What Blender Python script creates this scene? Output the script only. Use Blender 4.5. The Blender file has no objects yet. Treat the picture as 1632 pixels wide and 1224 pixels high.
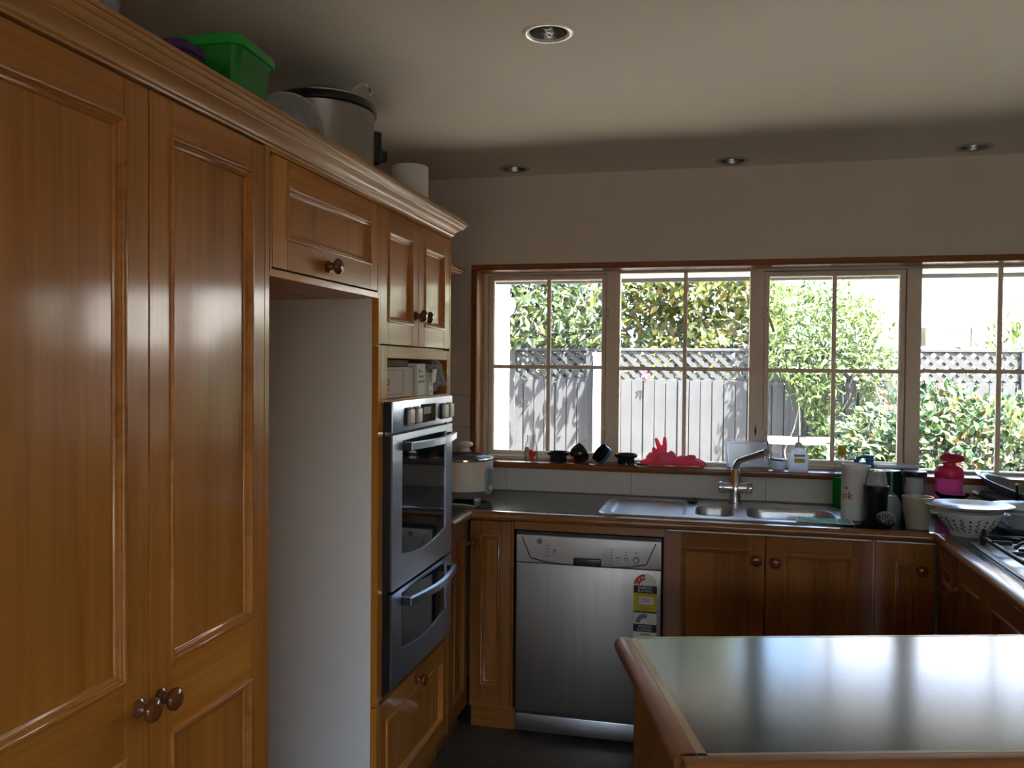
import bpy, bmesh, math, random
from mathutils import Vector, Matrix, noise
import numpy as np

SC = bpy.context.scene
COL = SC.collection
PI = math.pi
random.seed(7)

# ------------------------------------------------------------------ camera
cam_d = bpy.data.cameras.new('camera')
cam = bpy.data.objects.new('camera', cam_d)
COL.objects.link(cam)
cam_d.sensor_fit = 'HORIZONTAL'
cam_d.sensor_width = 36.0
cam_d.lens = 36.0 * 1338.1 / 1632.0
cam_d.clip_start = 0.02
YAW, PITCH, ROLL = -0.233109, -0.0210949, 0.00856444
_f = Vector((math.sin(YAW) * math.cos(PITCH), math.cos(YAW) * math.cos(PITCH), math.sin(PITCH)))
_r = Vector((math.cos(YAW), -math.sin(YAW), 0))
_u = _r.cross(_f)
_r2 = _r * math.cos(ROLL) + _u * math.sin(ROLL)
_u2 = _u * math.cos(ROLL) - _r * math.sin(ROLL)
cm = Matrix((_r2, _u2, -_f)).transposed().to_4x4()
cm.translation = (0, 0, 1.54)
cam.matrix_world = cm
SC.camera = cam

# ------------------------------------------------------------------ world, sun, exposure
W = bpy.data.worlds.new('world')
SC.world = W
W.use_nodes = True
wn = W.node_tree.nodes
bg = wn['Background']
sky = wn.new('ShaderNodeTexSky')
sky.sky_type = 'NISHITA'
sky.sun_disc = False
sky.sun_elevation = math.radians(54)
sky.sun_rotation = math.radians(143)
sky.air_density = 1.0
sky.dust_density = 2.5
sky.ozone_density = 1.0
W.node_tree.links.new(sky.outputs[0], bg.inputs['Color'])
bg.inputs['Strength'].default_value = 0.50

sun_d = bpy.data.lights.new('sun', 'SUN')
sun_d.energy = 17
sun_d.angle = math.radians(0.6)
sun_d.color = (1.0, 0.95, 0.87)
sun = bpy.data.objects.new('sun', sun_d)
COL.objects.link(sun)
sdir = Vector((-0.60, 0.80, -1.90)).normalized()
sun.rotation_euler = sdir.to_track_quat('-Z', 'Y').to_euler()
sun.location = (4, -6, 9)

VS = SC.view_settings
SC.display_settings.display_device = 'sRGB'
VS.view_transform = 'Standard'
VS.look = 'None'
VS.use_curve_mapping = False
VS.gamma = 1.0
VS.exposure = 2.32
SC.cycles.max_bounces = 12
SC.cycles.diffuse_bounces = 6
SC.cycles.transparent_max_bounces = 16
SC.cycles.use_denoising = True
SC.cycles.sample_clamp_indirect = 8.0
SC.cycles.caustics_refractive = False
SC.cycles.caustics_reflective = False

# ------------------------------------------------------------------ materials
def _new(name):
    m = bpy.data.materials.new(name)
    m.use_nodes = True
    nt = m.node_tree
    return m, nt, nt.nodes['Principled BSDF']

def _set(b, k, v):
    if k in b.inputs:
        b.inputs[k].default_value = v

def mat(name, rgb, rough=0.5, metal=0.0, coat=0.0, var=0.08, scale=18.0, bump=0.0, trans=0.0, ior=1.45, sss=0.0, aniso=None, spec=0.5, stretch=(1, 1, 1)):
    m, nt, b = _new(name)
    N, L = nt.nodes, nt.links
    _set(b, 'Roughness', rough); _set(b, 'Metallic', metal); _set(b, 'Coat Weight', coat)
    _set(b, 'Coat Roughness', 0.12); _set(b, 'Transmission Weight', trans); _set(b, 'IOR', ior)
    _set(b, 'Specular IOR Level', spec)
    tc = N.new('ShaderNodeTexCoord')
    mp = N.new('ShaderNodeMapping'); mp.inputs['Scale'].default_value = stretch
    L.new(tc.outputs['Object'], mp.inputs[0])
    nz = N.new('ShaderNodeTexNoise'); nz.inputs['Scale'].default_value = scale; nz.inputs['Detail'].default_value = 4
    L.new(mp.outputs[0], nz.inputs['Vector'])
    mr = N.new('ShaderNodeMapRange'); mr.inputs['To Min'].default_value = 1 - var; mr.inputs['To Max'].default_value = 1 + var
    mr.inputs['From Min'].default_value = 0.25; mr.inputs['From Max'].default_value = 0.75
    L.new(nz.outputs[0], mr.inputs[0])
    mul = N.new('ShaderNodeVectorMath'); mul.operation = 'SCALE'; mul.inputs[0].default_value = rgb
    L.new(mr.outputs[0], mul.inputs['Scale'])
    L.new(mul.outputs[0], b.inputs['Base Color'])
    if bump:
        bp = N.new('ShaderNodeBump'); bp.inputs['Strength'].default_value = bump; bp.inputs['Distance'].default_value = 0.002
        L.new(nz.outputs[0], bp.inputs['Height']); L.new(bp.outputs[0], b.inputs['Normal'])
    if sss:
        _set(b, 'Subsurface Weight', sss); b.inputs['Subsurface Radius'].default_value = (.02, .02, .02)
    return m

def wood(name, axis, dark, mid, light, rough=0.42, coat=0.5, cr=0.10):
    """lacquered timber, grain along the local axis; every board shifts by its own 'rnd'"""
    m, nt, b = _new(name)
    N, L = nt.nodes, nt.links
    tc = N.new('ShaderNodeTexCoord')
    at = N.new('ShaderNodeAttribute'); at.attribute_name = 'rnd'
    sh = N.new('ShaderNodeVectorMath'); sh.operation = 'SCALE'; sh.inputs[0].default_value = (7.3, 4.1, 9.7)
    L.new(at.outputs['Fac'], sh.inputs['Scale'])
    ad = N.new('ShaderNodeVectorMath'); ad.operation = 'ADD'
    L.new(tc.outputs['Object'], ad.inputs[0]); L.new(sh.outputs[0], ad.inputs[1])
    def layer(along, across, detail, dist):
        mp = N.new('ShaderNodeMapping')
        s = [across] * 3; s['xyz'.index(axis)] = along
        mp.inputs['Scale'].default_value = s
        L.new(ad.outputs[0], mp.inputs[0])
        nz = N.new('ShaderNodeTexNoise'); nz.inputs['Scale'].default_value = 1.0
        nz.inputs['Detail'].default_value = detail; nz.inputs['Distortion'].default_value = dist
        L.new(mp.outputs[0], nz.inputs['Vector'])
        return nz
    broad = layer(0.5, 11.0, 2, 0.4)
    grain = layer(1.6, 60.0, 5, 0.8)
    pores = layer(9.0, 330.0, 2, 0.0)
    mx = N.new('ShaderNodeMath'); mx.operation = 'MULTIPLY_ADD'
    L.new(broad.outputs[0], mx.inputs[0]); mx.inputs[1].default_value = 0.62
    m2 = N.new('ShaderNodeMath'); m2.operation = 'MULTIPLY_ADD'
    L.new(grain.outputs[0], m2.inputs[0]); m2.inputs[1].default_value = 0.50
    m3 = N.new('ShaderNodeMath'); m3.operation = 'MULTIPLY'
    L.new(pores.outputs[0], m3.inputs[0]); m3.inputs[1].default_value = 0.08
    L.new(m3.outputs[0], m2.inputs[2]); L.new(m2.outputs[0], mx.inputs[2])
    rp = N.new('ShaderNodeValToRGB')
    e = rp.color_ramp.elements
    e[0].position = 0.30; e[0].color = (*dark, 1)
    e[1].position = 0.70; e[1].color = (*light, 1)
    k = e.new(0.48); k.color = (*mid, 1)
    L.new(mx.outputs[0], rp.inputs[0])
    mr = N.new('ShaderNodeMapRange'); mr.inputs['To Min'].default_value = 0.84; mr.inputs['To Max'].default_value = 1.14
    L.new(at.outputs['Fac'], mr.inputs[0])
    ml = N.new('ShaderNodeVectorMath'); ml.operation = 'SCALE'
    L.new(rp.outputs[0], ml.inputs[0]); L.new(mr.outputs[0], ml.inputs['Scale'])
    L.new(ml.outputs[0], b.inputs['Base Color'])
    bp = N.new('ShaderNodeBump'); bp.inputs['Strength'].default_value = 0.025; bp.inputs['Distance'].default_value = 0.001
    L.new(grain.outputs[0], bp.inputs['Height']); L.new(bp.outputs[0], b.inputs['Normal'])
    _set(b, 'Roughness', rough); _set(b, 'Coat Weight', coat); _set(b, 'Coat Roughness', cr); _set(b, 'Specular IOR Level', .12)
    return m

HD, HM, HL = (.265, .088, .0115), (.43, .158, .0205), (.55, .225, .039)
WZ = wood('honey_timber_upright_grain', 'z', HD, HM, HL)
WX = wood('honey_timber_level_grain', 'x', HD, HM, HL)
WY = wood('honey_timber_deep_grain', 'y', HD, HM, HL)
BD, BM_, BL = (.125, .040, .0085), (.215, .073, .0145), (.285, .108, .026)  # redder copy of the honey timber, darkened in colour for the shaded base units
BZ = wood('shaded_red_timber_upright_grain', 'z', BD, BM_, BL)
BX = wood('shaded_red_timber_level_grain', 'x', BD, BM_, BL)
KN = wood('turned_red_timber', 'z', (.10, .028, .010), (.15, .042, .014), (.20, .062, .02), rough=.22, coat=.9, cr=.06)
MO = wood('bead_timber', 'x', (.30, .098, .016), (.46, .165, .030), (.58, .235, .050), rough=.3, coat=.7, cr=.12)
ED = wood('edge_timber', 'x', (.13, .05, .018), (.22, .085, .028), (.30, .12, .04), rough=.28, coat=.7, cr=.12)
EDY = wood('edge_timber_y', 'y', (.11, .042, .017), (.19, .072, .026), (.26, .10, .036), rough=.38, coat=.4, cr=.14)
EL = wood('pale_edge_timber', 'y', (.26, .17, .08), (.36, .25, .12), (.44, .32, .17), rough=.4, coat=.3)
ELX = wood('pale_edge_timber_x', 'x', (.26, .17, .08), (.36, .25, .12), (.44, .32, .17), rough=.4, coat=.3)
CW = wood('crown_timber', 'x', (.34, .145, .038), (.50, .235, .070), (.60, .31, .105), rough=.34, coat=.3, cr=.14)
CAS = wood('red_casing_timber', 'z', (.15, .045, .013), (.225, .072, .020), (.29, .10, .032), rough=.35, coat=.4)
REV = wood('lit_reveal_timber', 'z', (.50, .25, .10), (.62, .33, .14), (.70, .40, .18), rough=.4, coat=.3)  # casing timber lightened: window glow on the reveal put into its colour
CASX = wood('red_casing_timber_x', 'x', (.15, .045, .013), (.225, .072, .020), (.29, .10, .032), rough=.35, coat=.4)

WALLM = mat('wall_paint', (.64, .58, .50), .85, var=.03, scale=3, bump=.03)
CEILM = mat('ceiling_paint', (.82, .78, .71), .9, var=.02, scale=2)
TILEM = mat('glazed_tile', (.60, .565, .51), .28, var=.03, scale=6)
GROUT = mat('grout', (.30, .28, .25), .9)
FLOORM = mat('slate_vinyl', (.085, .075, .062), .45, var=.5, scale=7, bump=.15)
FRAMEM = mat('cream_window_paint', (.78, .67, .55), .55, var=.04, scale=12)
LAM = mat('green_grey_laminate', (.034, .042, .035), .16, var=.12, scale=14)
STEEL = mat('brushed_steel', (.55, .54, .53), .30, 1.0, var=.06, scale=60, stretch=(1, 1, 30))
STEELD = mat('dishwasher_steel', (.36, .325, .29), .44, 1.0, var=.07, scale=40, stretch=(1, 1, 0.05))
SINKM = mat('sink_steel', (.60, .60, .62), .36, 1.0, var=.08, scale=50)
OVENM = mat('oven_steel', (.40, .45, .54), .30, 1.0, var=.05, scale=50, stretch=(1, 30, 1))
CHROME = mat('chrome', (.72, .72, .74), .10, 1.0, var=.02)
SILVP = mat('silver_plastic', (.50, .465, .44), .38, .25, var=.03)
GREYP = mat('grey_plastic', (.22, .21, .20), .45)
BLACKP = mat('black_plastic', (.012, .012, .013), .32, var=.2)
BLACKM = mat('black_enamel', (.010, .010, .011), .25, coat=.4)
DARKG = mat('dark_oven_glass', (.008, .010, .013), .04)
IRON = mat('cast_iron', (.018, .018, .02), .55, bump=.2)
WHITEP = mat('white_plastic', (.74, .72, .68), .35, var=.03)
CERAM = mat('white_ceramic', (.70, .70, .69), .18, coat=.5, var=.03)
GCERAM = mat('grey_ceramic', (.24, .235, .225), .22, coat=.4, var=.08)
BEIGEC = mat('beige_stoneware', (.40, .355, .26), .30, coat=.3, var=.08)
MELA = mat('white_melamine', (.82, .815, .80), .5, var=.02)
CARD = mat('pinkish_card', (.56, .45, .41), .7, var=.04)
CARDG = mat('pale_green_card', (.58, .62, .52), .6, var=.04)
CARDB = mat('brown_card', (.19, .135, .11), .75)
PAPER = mat('white_paper', (.78, .77, .75), .8, var=.03)
GREENP = mat('green_plastic', (.004, .25, .022), .26, var=.05)
GREENL = mat('bright_green_plastic', (.012, .42, .055), .30, var=.05)
PURP = mat('purple_plastic', (.075, .016, .16), .35)
PINKD = mat('red_pink_plastic', (.62, .02, .10), .3)
REDP = mat('red_plastic', (.60, .02, .015), .35)
BLUEP = mat('blue_plastic', (.012, .13, .42), .32)
TEALP = mat('teal_print', (.01, .26, .29), .45)
YELP = mat('yellow_cap_plastic', (.62, .36, .02), .35)
YELPR = mat('yellow_print', (.66, .52, .02), .5)
GRNPR = mat('green_print', (.01, .14, .04), .5)
REDPR = mat('red_print', (.52, .05, .03), .5)
BLKPR = mat('black_print', (.010, .010, .010), .5)
BLUPR = mat('blue_print', (.17, .26, .34), .5)
NAVPR = mat('navy_print', (.02, .035, .09), .5)
GREYPR = mat('grey_print', (.15, .145, .14), .5)
CHARC = mat('charcoal_plastic', (.030, .030, .034), .4)
WHTPR = mat('white_print', (.76, .75, .73), .5)
DGRNPR = mat('dark_green_print', (.07, .12, .09), .6)
MINT = mat('mint_print', (.24, .56, .44), .8, spec=.1, var=.45, scale=26)
SPONGE = mat('yellow_sponge', (.28, .26, .03), .9, bump=.6, scale=140)
GOLD = mat('tan_cork', (.50, .35, .18), .7)
def milky(name, rgb, amt=.5, clear=0.0, rough=.3, var=.05):
    """cloudy plastic, rubber or liquid that glows when lit from behind"""
    m = mat(name, rgb, rough, var=var, scale=25)
    nt = m.node_tree; N, L = nt.nodes, nt.links
    b = N['Principled BSDF']; out = N['Material Output']
    src = b.inputs['Base Color'].links[0].from_socket
    tl = N.new('ShaderNodeBsdfTranslucent'); L.new(src, tl.inputs[0])
    mx = N.new('ShaderNodeMixShader'); mx.inputs[0].default_value = amt
    L.new(b.outputs[0], mx.inputs[1]); L.new(tl.outputs[0], mx.inputs[2])
    last = mx
    if clear:
        tr = N.new('ShaderNodeBsdfTransparent'); L.new(src, tr.inputs[0])
        m2 = N.new('ShaderNodeMixShader'); m2.inputs[0].default_value = clear
        L.new(mx.outputs[0], m2.inputs[1]); L.new(tr.outputs[0], m2.inputs[2]); last = m2
    L.new(last.outputs[0], out.inputs[0])
    return m
PINKR = milky('pink_rubber', (.95, .19, .32), .5, 0, .42)
PINKT = milky('pink_shaker_plastic', (.96, .24, .56), .65, .2)
SOAPL = milky('pale_soap', (.78, .82, .97), .6, .25, .15)
PALEBL = milky('milky_plastic', (.90, .93, .99), .6, .35, .2)
DKGRN = milky('dark_green_plastic', (.02, .13, .07), .4, .25, .12)
GREENLQ = milky('green_detergent', (.015, .52, .09), .55, .25, .1)

def glassmat(name, tint, rough=0.0, ior=1.45):
    m, nt, b = _new(name)
    _set(b, 'Base Color', (*tint, 1)); _set(b, 'Transmission Weight', 1.0); _set(b, 'Roughness', rough); _set(b, 'IOR', ior)
    nz = nt.nodes.new('ShaderNodeTexNoise'); nz.inputs['Scale'].default_value = 9
    mr = nt.nodes.new('ShaderNodeMapRange'); mr.inputs['To Min'].default_value = rough; mr.inputs['To Max'].default_value = rough + .05
    nt.links.new(nz.outputs[0], mr.inputs[0]); nt.links.new(mr.outputs[0], b.inputs['Roughness'])
    return m
GLASS = glassmat('clear_glass', (.97, .98, .98))
SMOKE = glassmat('smoky_glass', (.62, .62, .64))

def thinfilm(name, tint, ior=1.45, rough=.03, cover=None):
    """thin clear sheet: lets light straight through and mirrors a little at grazing angles"""
    m = bpy.data.materials.new(name); m.use_nodes = True
    nt = m.node_tree; N, L = nt.nodes, nt.links
    N.remove(N['Principled BSDF'])
    out = N['Material Output']
    tr = N.new('ShaderNodeBsdfTransparent'); tr.inputs[0].default_value = (*tint, 1)
    gl = N.new('ShaderNodeBsdfGlossy'); gl.inputs['Roughness'].default_value = rough
    fr = N.new('ShaderNodeFresnel'); fr.inputs['IOR'].default_value = ior
    mx = N.new('ShaderNodeMixShader')
    L.new(fr.outputs[0], mx.inputs[0]); L.new(tr.outputs[0], mx.inputs[1]); L.new(gl.outputs[0], mx.inputs[2])
    last = mx
    if cover:
        rgb, amt, sc = cover
        df = N.new('ShaderNodeBsdfDiffuse'); df.inputs[0].default_value = (*rgb, 1)
        nz = N.new('ShaderNodeTexNoise'); nz.inputs['Scale'].default_value = sc; nz.inputs['Detail'].default_value = 5
        mr = N.new('ShaderNodeMapRange'); mr.inputs['To Min'].default_value = amt * .5; mr.inputs['To Max'].default_value = min(1, amt * 1.5)
        L.new(nz.outputs[0], mr.inputs[0])
        m2 = N.new('ShaderNodeMixShader')
        L.new(mr.outputs[0], m2.inputs[0]); L.new(mx.outputs[0], m2.inputs[1]); L.new(df.outputs[0], m2.inputs[2])
        last = m2
    L.new(last.outputs[0], out.inputs[0])
    return m
BOTTLE = thinfilm('bottle_glass', (.96, .97, .97), ior=1.15, rough=.05, cover=((.85, .86, .86), .16, 30))  # white haze in the film stands in for the gleam of clear glass
PANE = thinfilm('window_glass', (.96, .975, .97))
FILM = thinfilm('plastic_film', (.93, .93, .93), rough=.18, cover=((.72, .72, .73), .42, 30))
HAZEP = thinfilm('hazy_plastic', (.86, .87, .88), rough=.15, cover=((.62, .60, .58), .85, 8))
GLASSW = thinfilm('thin_glassware', (.93, .95, .95), rough=.02, ior=1.22)

def leafmat(name, dark, light, tip=None, transl=.35):
    m = bpy.data.materials.new(name); m.use_nodes = True
    nt = m.node_tree; N, L = nt.nodes, nt.links
    b = N['Principled BSDF']; out = N['Material Output']
    at = N.new('ShaderNodeAttribute'); at.attribute_name = 'rnd'
    oi = N.new('ShaderNodeObjectInfo')
    adn = N.new('ShaderNodeMath'); adn.operation = 'ADD'
    L.new(at.outputs['Fac'], adn.inputs[0])
    hm = N.new('ShaderNodeMath'); hm.operation = 'MULTIPLY'; hm.inputs[1].default_value = 0.999
    L.new(oi.outputs['Random'], hm.inputs[0])
    L.new(hm.outputs[0], adn.inputs[1])
    fr = N.new('ShaderNodeMath'); fr.operation = 'FRACT'; L.new(adn.outputs[0], fr.inputs[0])
    rp = N.new('ShaderNodeValToRGB'); e = rp.color_ramp.elements
    e[0].color = (*dark, 1); e[1].color = (*light, 1); e[1].position = .82
    if tip:
        k = e.new(1.0); k.color = (*tip, 1); e[1].position = .86; k.position = .93
    L.new(fr.outputs[0], rp.inputs[0])
    L.new(rp.outputs[0], b.inputs['Base Color'])
    _set(b, 'Roughness', .42)
    tl = N.new('ShaderNodeBsdfTranslucent'); L.new(rp.outputs[0], tl.inputs[0])
    mx = N.new('ShaderNodeMixShader'); mx.inputs[0].default_value = transl
    L.new(b.outputs[0], mx.inputs[1]); L.new(tl.outputs[0], mx.inputs[2]); L.new(mx.outputs[0], out.inputs[0])
    return m
LF_DARK = leafmat('dark_glossy_leaf', (.006, .016, .006), (.038, .060, .013), (.12, .13, .022), .22)
LF_HEDGE = leafmat('yellow_green_leaf', (.012, .032, .007), (.19, .205, .040), (.27, .18, .045), .25)
LF_VINE = leafmat('light_green_leaf', (.018, .052, .011), (.16, .22, .055), None, .28)
LF_SHRUB = leafmat('shrub_leaf', (.009, .038, .017), (.125, .185, .075), (.20, .12, .04), .22)
LAWN = mat('rear_deck', (.22, .19, .155), .95, var=.3, scale=30, bump=.4)
BARK = mat('grey_bark', (.20, .165, .13), .85, var=.3, bump=.4)
FENCEM = mat('weathered_grey_paint', (.032, .033, .036), .8, var=.16, scale=9, stretch=(4, 4, .6))
POSTM = mat('pale_post', (.62, .59, .56), .85, var=.12)
STUCCO = mat('cream_weatherboard', (.76, .72, .64), .7, var=.04)
HOUSEW = mat('white_house_paint', (.82, .81, .78), .7, var=.03)
GUTTER = mat('dark_gutter_paint', (.11, .115, .115), .5, var=.05)
SOFFIT = mat('soffit_paint', (.74, .74, .70), .8, var=.02)
ROOFM = mat('pale_roof', (.62, .56, .53), .6, var=.05)
PAVE = mat('concrete_paving', (.66, .63, .58), .9, var=.15, scale=3, bump=.2)
SOIL = mat('garden_soil', (.36, .32, .26), .95, var=.4, scale=12, bump=.4)
CURT = mat('sheer_curtain', (.66, .66, .62), .9, var=.12, scale=10, stretch=(8, 8, .4))
LENSM = mat('dimpled_reflector', (.30, .30, .285), .22, .9, var=.5, scale=160, bump=.9)
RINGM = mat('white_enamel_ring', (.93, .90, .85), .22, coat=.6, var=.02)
RINGD = mat('dim_enamel_ring', (.36, .34, .31), .35, var=.03)  # ring enamel darkened: dimness of the back row put into the colour
PATM = BLKPR
# ------------------------------------------------------------------ mesh builder
class MB:
    def __init__(s):
        s.bm = bmesh.new(); s.L = s.bm.faces.layers.float.new('rnd'); s.mats = []; s.cur = 0; s.T = Matrix()
    def m(s, mt):
        if mt not in s.mats: s.mats.append(mt)
        s.cur = s.mats.index(mt); return s
    def _fin(s, faces, r=None):
        r = random.random() if r is None else r
        for f in faces:
            f.material_index = s.cur; f[s.L] = r
    def add(s, vs, fs, T=None):
        T = s.T if T is None else s.T @ T
        v = [s.bm.verts.new(T @ Vector(p)) for p in vs]
        out = []
        for f in fs:
            try: out.append(s.bm.faces.new([v[i] for i in f]))
            except ValueError: pass
        s._fin(out); return out
    def box(s, x0, x1, y0, y1, z0, z1, b=0.0, seg=1, T=None):
        vs = [(x, y, z) for x in (x0, x1) for y in (y0, y1) for z in (z0, z1)]
        fs = [(0, 1, 3, 2), (4, 6, 7, 5), (0, 4, 5, 1), (2, 3, 7, 6), (0, 2, 6, 4), (1, 5, 7, 3)]
        out = s.add(vs, fs, T)
        if b > 0:
            ed = list({e for f in out for e in f.edges})
            r = out[0][s.L]
            res = bmesh.ops.bevel(s.bm, geom=ed, offset=b, segments=seg, affect='EDGES', profile=.5, clamp_overlap=True)
            s._fin(res['faces'], r)
        return s
    def lathe(s, prof, c=(0, 0, 0), seg=24, T=None, closed=False):
        """prof [(r, z)] turned about z through c"""
        vs, rings = [], []
        for r, z in prof:
            if r < 1e-6:
                rings.append([len(vs)]); vs.append((c[0], c[1], c[2] + z))
            else:
                rings.append(list(range(len(vs), len(vs) + seg)))
                vs += [(c[0] + r * math.cos(2 * PI * i / seg), c[1] + r * math.sin(2 * PI * i / seg), c[2] + z) for i in range(seg)]
        fs = []
        pairs = list(zip(rings, rings[1:])) + ([(rings[-1], rings[0])] if closed else [])
        for a, b in pairs:
            for i in range(seg):
                j = (i + 1) % seg
                if len(a) == 1 and len(b) == 1: break
                if len(a) == 1: fs.append((a[0], b[j], b[i]))
                elif len(b) == 1: fs.append((a[i], a[j], b[0]))
                else: fs.append((a[i], a[j], b[j], b[i]))
        s.add(vs, fs, T); return s
    def tube(s, pts, r, seg=8, caps=True, T=None, closed=False):
        pts = [Vector(p) for p in pts]; n = len(pts)
        rs = r if isinstance(r, (list, tuple)) else [r] * n
        vs, fs = [], []
        up = None
        for i, p in enumerate(pts):
            if closed: t = pts[(i + 1) % n] - pts[i - 1]
            else: t = pts[min(i + 1, n - 1)] - pts[max(i - 1, 0)]
            t.normalize()
            if up is None:
                up = Vector((0, 0, 1)) if abs(t.z) < .9 else Vector((1, 0, 0))
            a = t.cross(up).normalized(); bb = a.cross(t).normalized(); up = bb
            for k in range(seg):
                an = 2 * PI * k / seg
                vs.append(p + (a * math.cos(an) + bb * math.sin(an)) * rs[i])
        m_ = n if closed else n - 1
        for i in range(m_):
            i2 = (i + 1) % n
            for k in range(seg):
                k2 = (k + 1) % seg
                fs.append((i * seg + k, i * seg + k2, i2 * seg + k2, i2 * seg + k))
        if caps and not closed:
            fs.append(tuple(range(seg))[::-1]); fs.append(tuple(range((n - 1) * seg, n * seg)))
        s.add(vs, fs, T); return s
    def prism(s, poly, a, b, axis='y', T=None):
        """poly of 2-D points pulled along an axis; x: (y,z), y: (x,z), z: (x,y)"""
        n = len(poly)
        def P(p, t): return {'x': (t, p[0], p[1]), 'y': (p[0], t, p[1]), 'z': (p[0], p[1], t)}[axis]
        vs = [P(p, a) for p in poly] + [P(p, b) for p in poly]
        fs = [tuple(range(n))[::-1], tuple(range(n, 2 * n))] + [(i, (i + 1) % n, n + (i + 1) % n, n + i) for i in range(n)]
        s.add(vs, fs, T); return s
    def ringframe(s, x0, x1, z0, z1, prof, T=None, closed=True):
        """mitred rectangular frame in the xz plane; prof [(inset, y)]"""
        vs, fs = [], []
        for d, y in prof:
            vs += [(x0 + d, y, z0 + d), (x1 - d, y, z0 + d), (x1 - d, y, z1 - d), (x0 + d, y, z1 - d)]
        n = len(prof)
        for i in range(n if closed else n - 1):
            j = (i + 1) % n
            for k in range(4):
                k2 = (k + 1) % 4
                fs.append((i * 4 + k, i * 4 + k2, j * 4 + k2, j * 4 + k))
        s.add(vs, fs, T); return s
    def sweep(s, prof, path, T=None):
        """prof [(out, z)] carried along a 2-D path (x, y), out is to the right of travel, mitred corners"""
        n = len(path); vs = []
        for i in range(n):
            p = Vector(path[i])
            d0 = (p - Vector(path[i - 1])).normalized() if i else None
            d1 = (Vector(path[i + 1]) - p).normalized() if i < n - 1 else None
            d0 = d0 or d1; d1 = d1 or d0
            n0 = Vector((d0.y, -d0.x)); n1 = Vector((d1.y, -d1.x))
            q = (n0 + n1); q = q / max(.2, (1 + n0.dot(n1)))
            for o, z in prof: vs.append((p.x + q.x * o, p.y + q.y * o, z))
        k = len(prof); fs = []
        for i in range(n - 1):
            for j in range(k):
                j2 = (j + 1) % k
                fs.append((i * k + j, i * k + j2, (i + 1) * k + j2, (i + 1) * k + j))
        fs += [tuple(range(k)), tuple(range((n - 1) * k, n * k))[::-1]]
        s.add(vs, fs, T); return s
    def build(s, name, parent=None, loc=(0, 0, 0), rot=(0, 0, 0), smooth=38, **tags):
        if name in ('print', 'indicator_dots', 'groove', 'stars', 'screw', 'grout', 'pattern', 'lattice'): tags['kind'] = 'stuff'
        bmesh.ops.recalc_face_normals(s.bm, faces=s.bm.faces[:])
        me = bpy.data.meshes.new(name); s.bm.to_mesh(me); s.bm.free()
        for mt in s.mats: me.materials.append(mt)
        if smooth:
            me.polygons.foreach_set('use_smooth', [True] * len(me.polygons))
            me.set_sharp_from_angle(angle=math.radians(smooth))
        return link(name, me, parent, loc, rot, **tags)

def link(name, data, parent=None, loc=(0, 0, 0), rot=(0, 0, 0), **tags):
    o = bpy.data.objects.new(name, data); COL.objects.link(o)
    o.parent = parent; o.location = loc; o.rotation_euler = rot
    for k, v in tags.items(): o[k] = v
    return o

def thing(name, label, cat, loc=(0, 0, 0), rz=0.0, group=None, rot=None):
    o = bpy.data.objects.new(name, None); COL.objects.link(o)
    o.empty_display_size = .05
    o.location = loc; o.rotation_euler = rot or (0, 0, rz)
    o['label'] = label; o['category'] = cat
    if group: o['group'] = group
    return o

def struct(name, label=None, loc=(0, 0, 0)):
    o = bpy.data.objects.new(name, None); COL.objects.link(o); o.location = loc; o['kind'] = 'structure'
    if label: o['label'] = label
    return o

def copytree(o, parent=None, **kw):
    c = o.copy(); COL.objects.link(c); c.parent = parent
    for ch in list(o.children): copytree(ch, c)
    for k, v in kw.items(): c[k] = v
    return c

def text(parent, s, size, loc, rot, mt, align='CENTER', name='lettering', width=1.0):
    cu = bpy.data.curves.new(name, 'FONT'); cu.body = s; cu.size = size; cu.align_x = align; cu.align_y = 'CENTER'
    cu.resolution_u = 2; cu.extrude = .0002; cu.space_line = .85
    o = bpy.data.objects.new(name, cu); COL.objects.link(o)
    bpy.context.view_layer.update()
    me = bpy.data.meshes.new_from_object(o.evaluated_get(bpy.context.evaluated_depsgraph_get()))
    bpy.data.objects.remove(o); bpy.data.curves.remove(cu)
    me.materials.clear(); me.materials.append(mt)
    me.transform(Matrix.Diagonal((width, 1, 1, 1)))
    return link(name, me, parent, loc, rot)

FACE_X = (PI / 2, 0, PI / 2)     # lettering that faces +X
FACE_MY = (PI / 2, 0, 0)         # lettering that faces -Y

def arc(cx, cy, r, a0, a1, n):
    return [(cx + r * math.cos(a0 + (a1 - a0) * i / n), cy + r * math.sin(a0 + (a1 - a0) * i / n)) for i in range(n + 1)]

def rrect(x0, x1, y0, y1, r, n=6):
    return (arc(x1 - r, y1 - r, r, 0, PI / 2, n) + arc(x0 + r, y1 - r, r, PI / 2, PI, n)
            + arc(x0 + r, y0 + r, r, PI, 1.5 * PI, n) + arc(x1 - r, y0 + r, r, 1.5 * PI, 2 * PI, n))

def loft(mb, rings, cap0=True, cap1=True, T=None):
    """rings: lists of equal length of 3-D points"""
    n = len(rings[0]); vs = [p for r in rings for p in r]; fs = []
    for i in range(len(rings) - 1):
        for k in range(n):
            k2 = (k + 1) % n
            fs.append((i * n + k, i * n + k2, (i + 1) * n + k2, (i + 1) * n + k))
    if cap0: fs.append(tuple(range(n))[::-1])
    if cap1: fs.append(tuple(range((len(rings) - 1) * n, len(rings) * n)))
    mb.add(vs, fs, T); return mb

def ring2(poly, z): return [(x, y, z) for x, y in poly]

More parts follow.
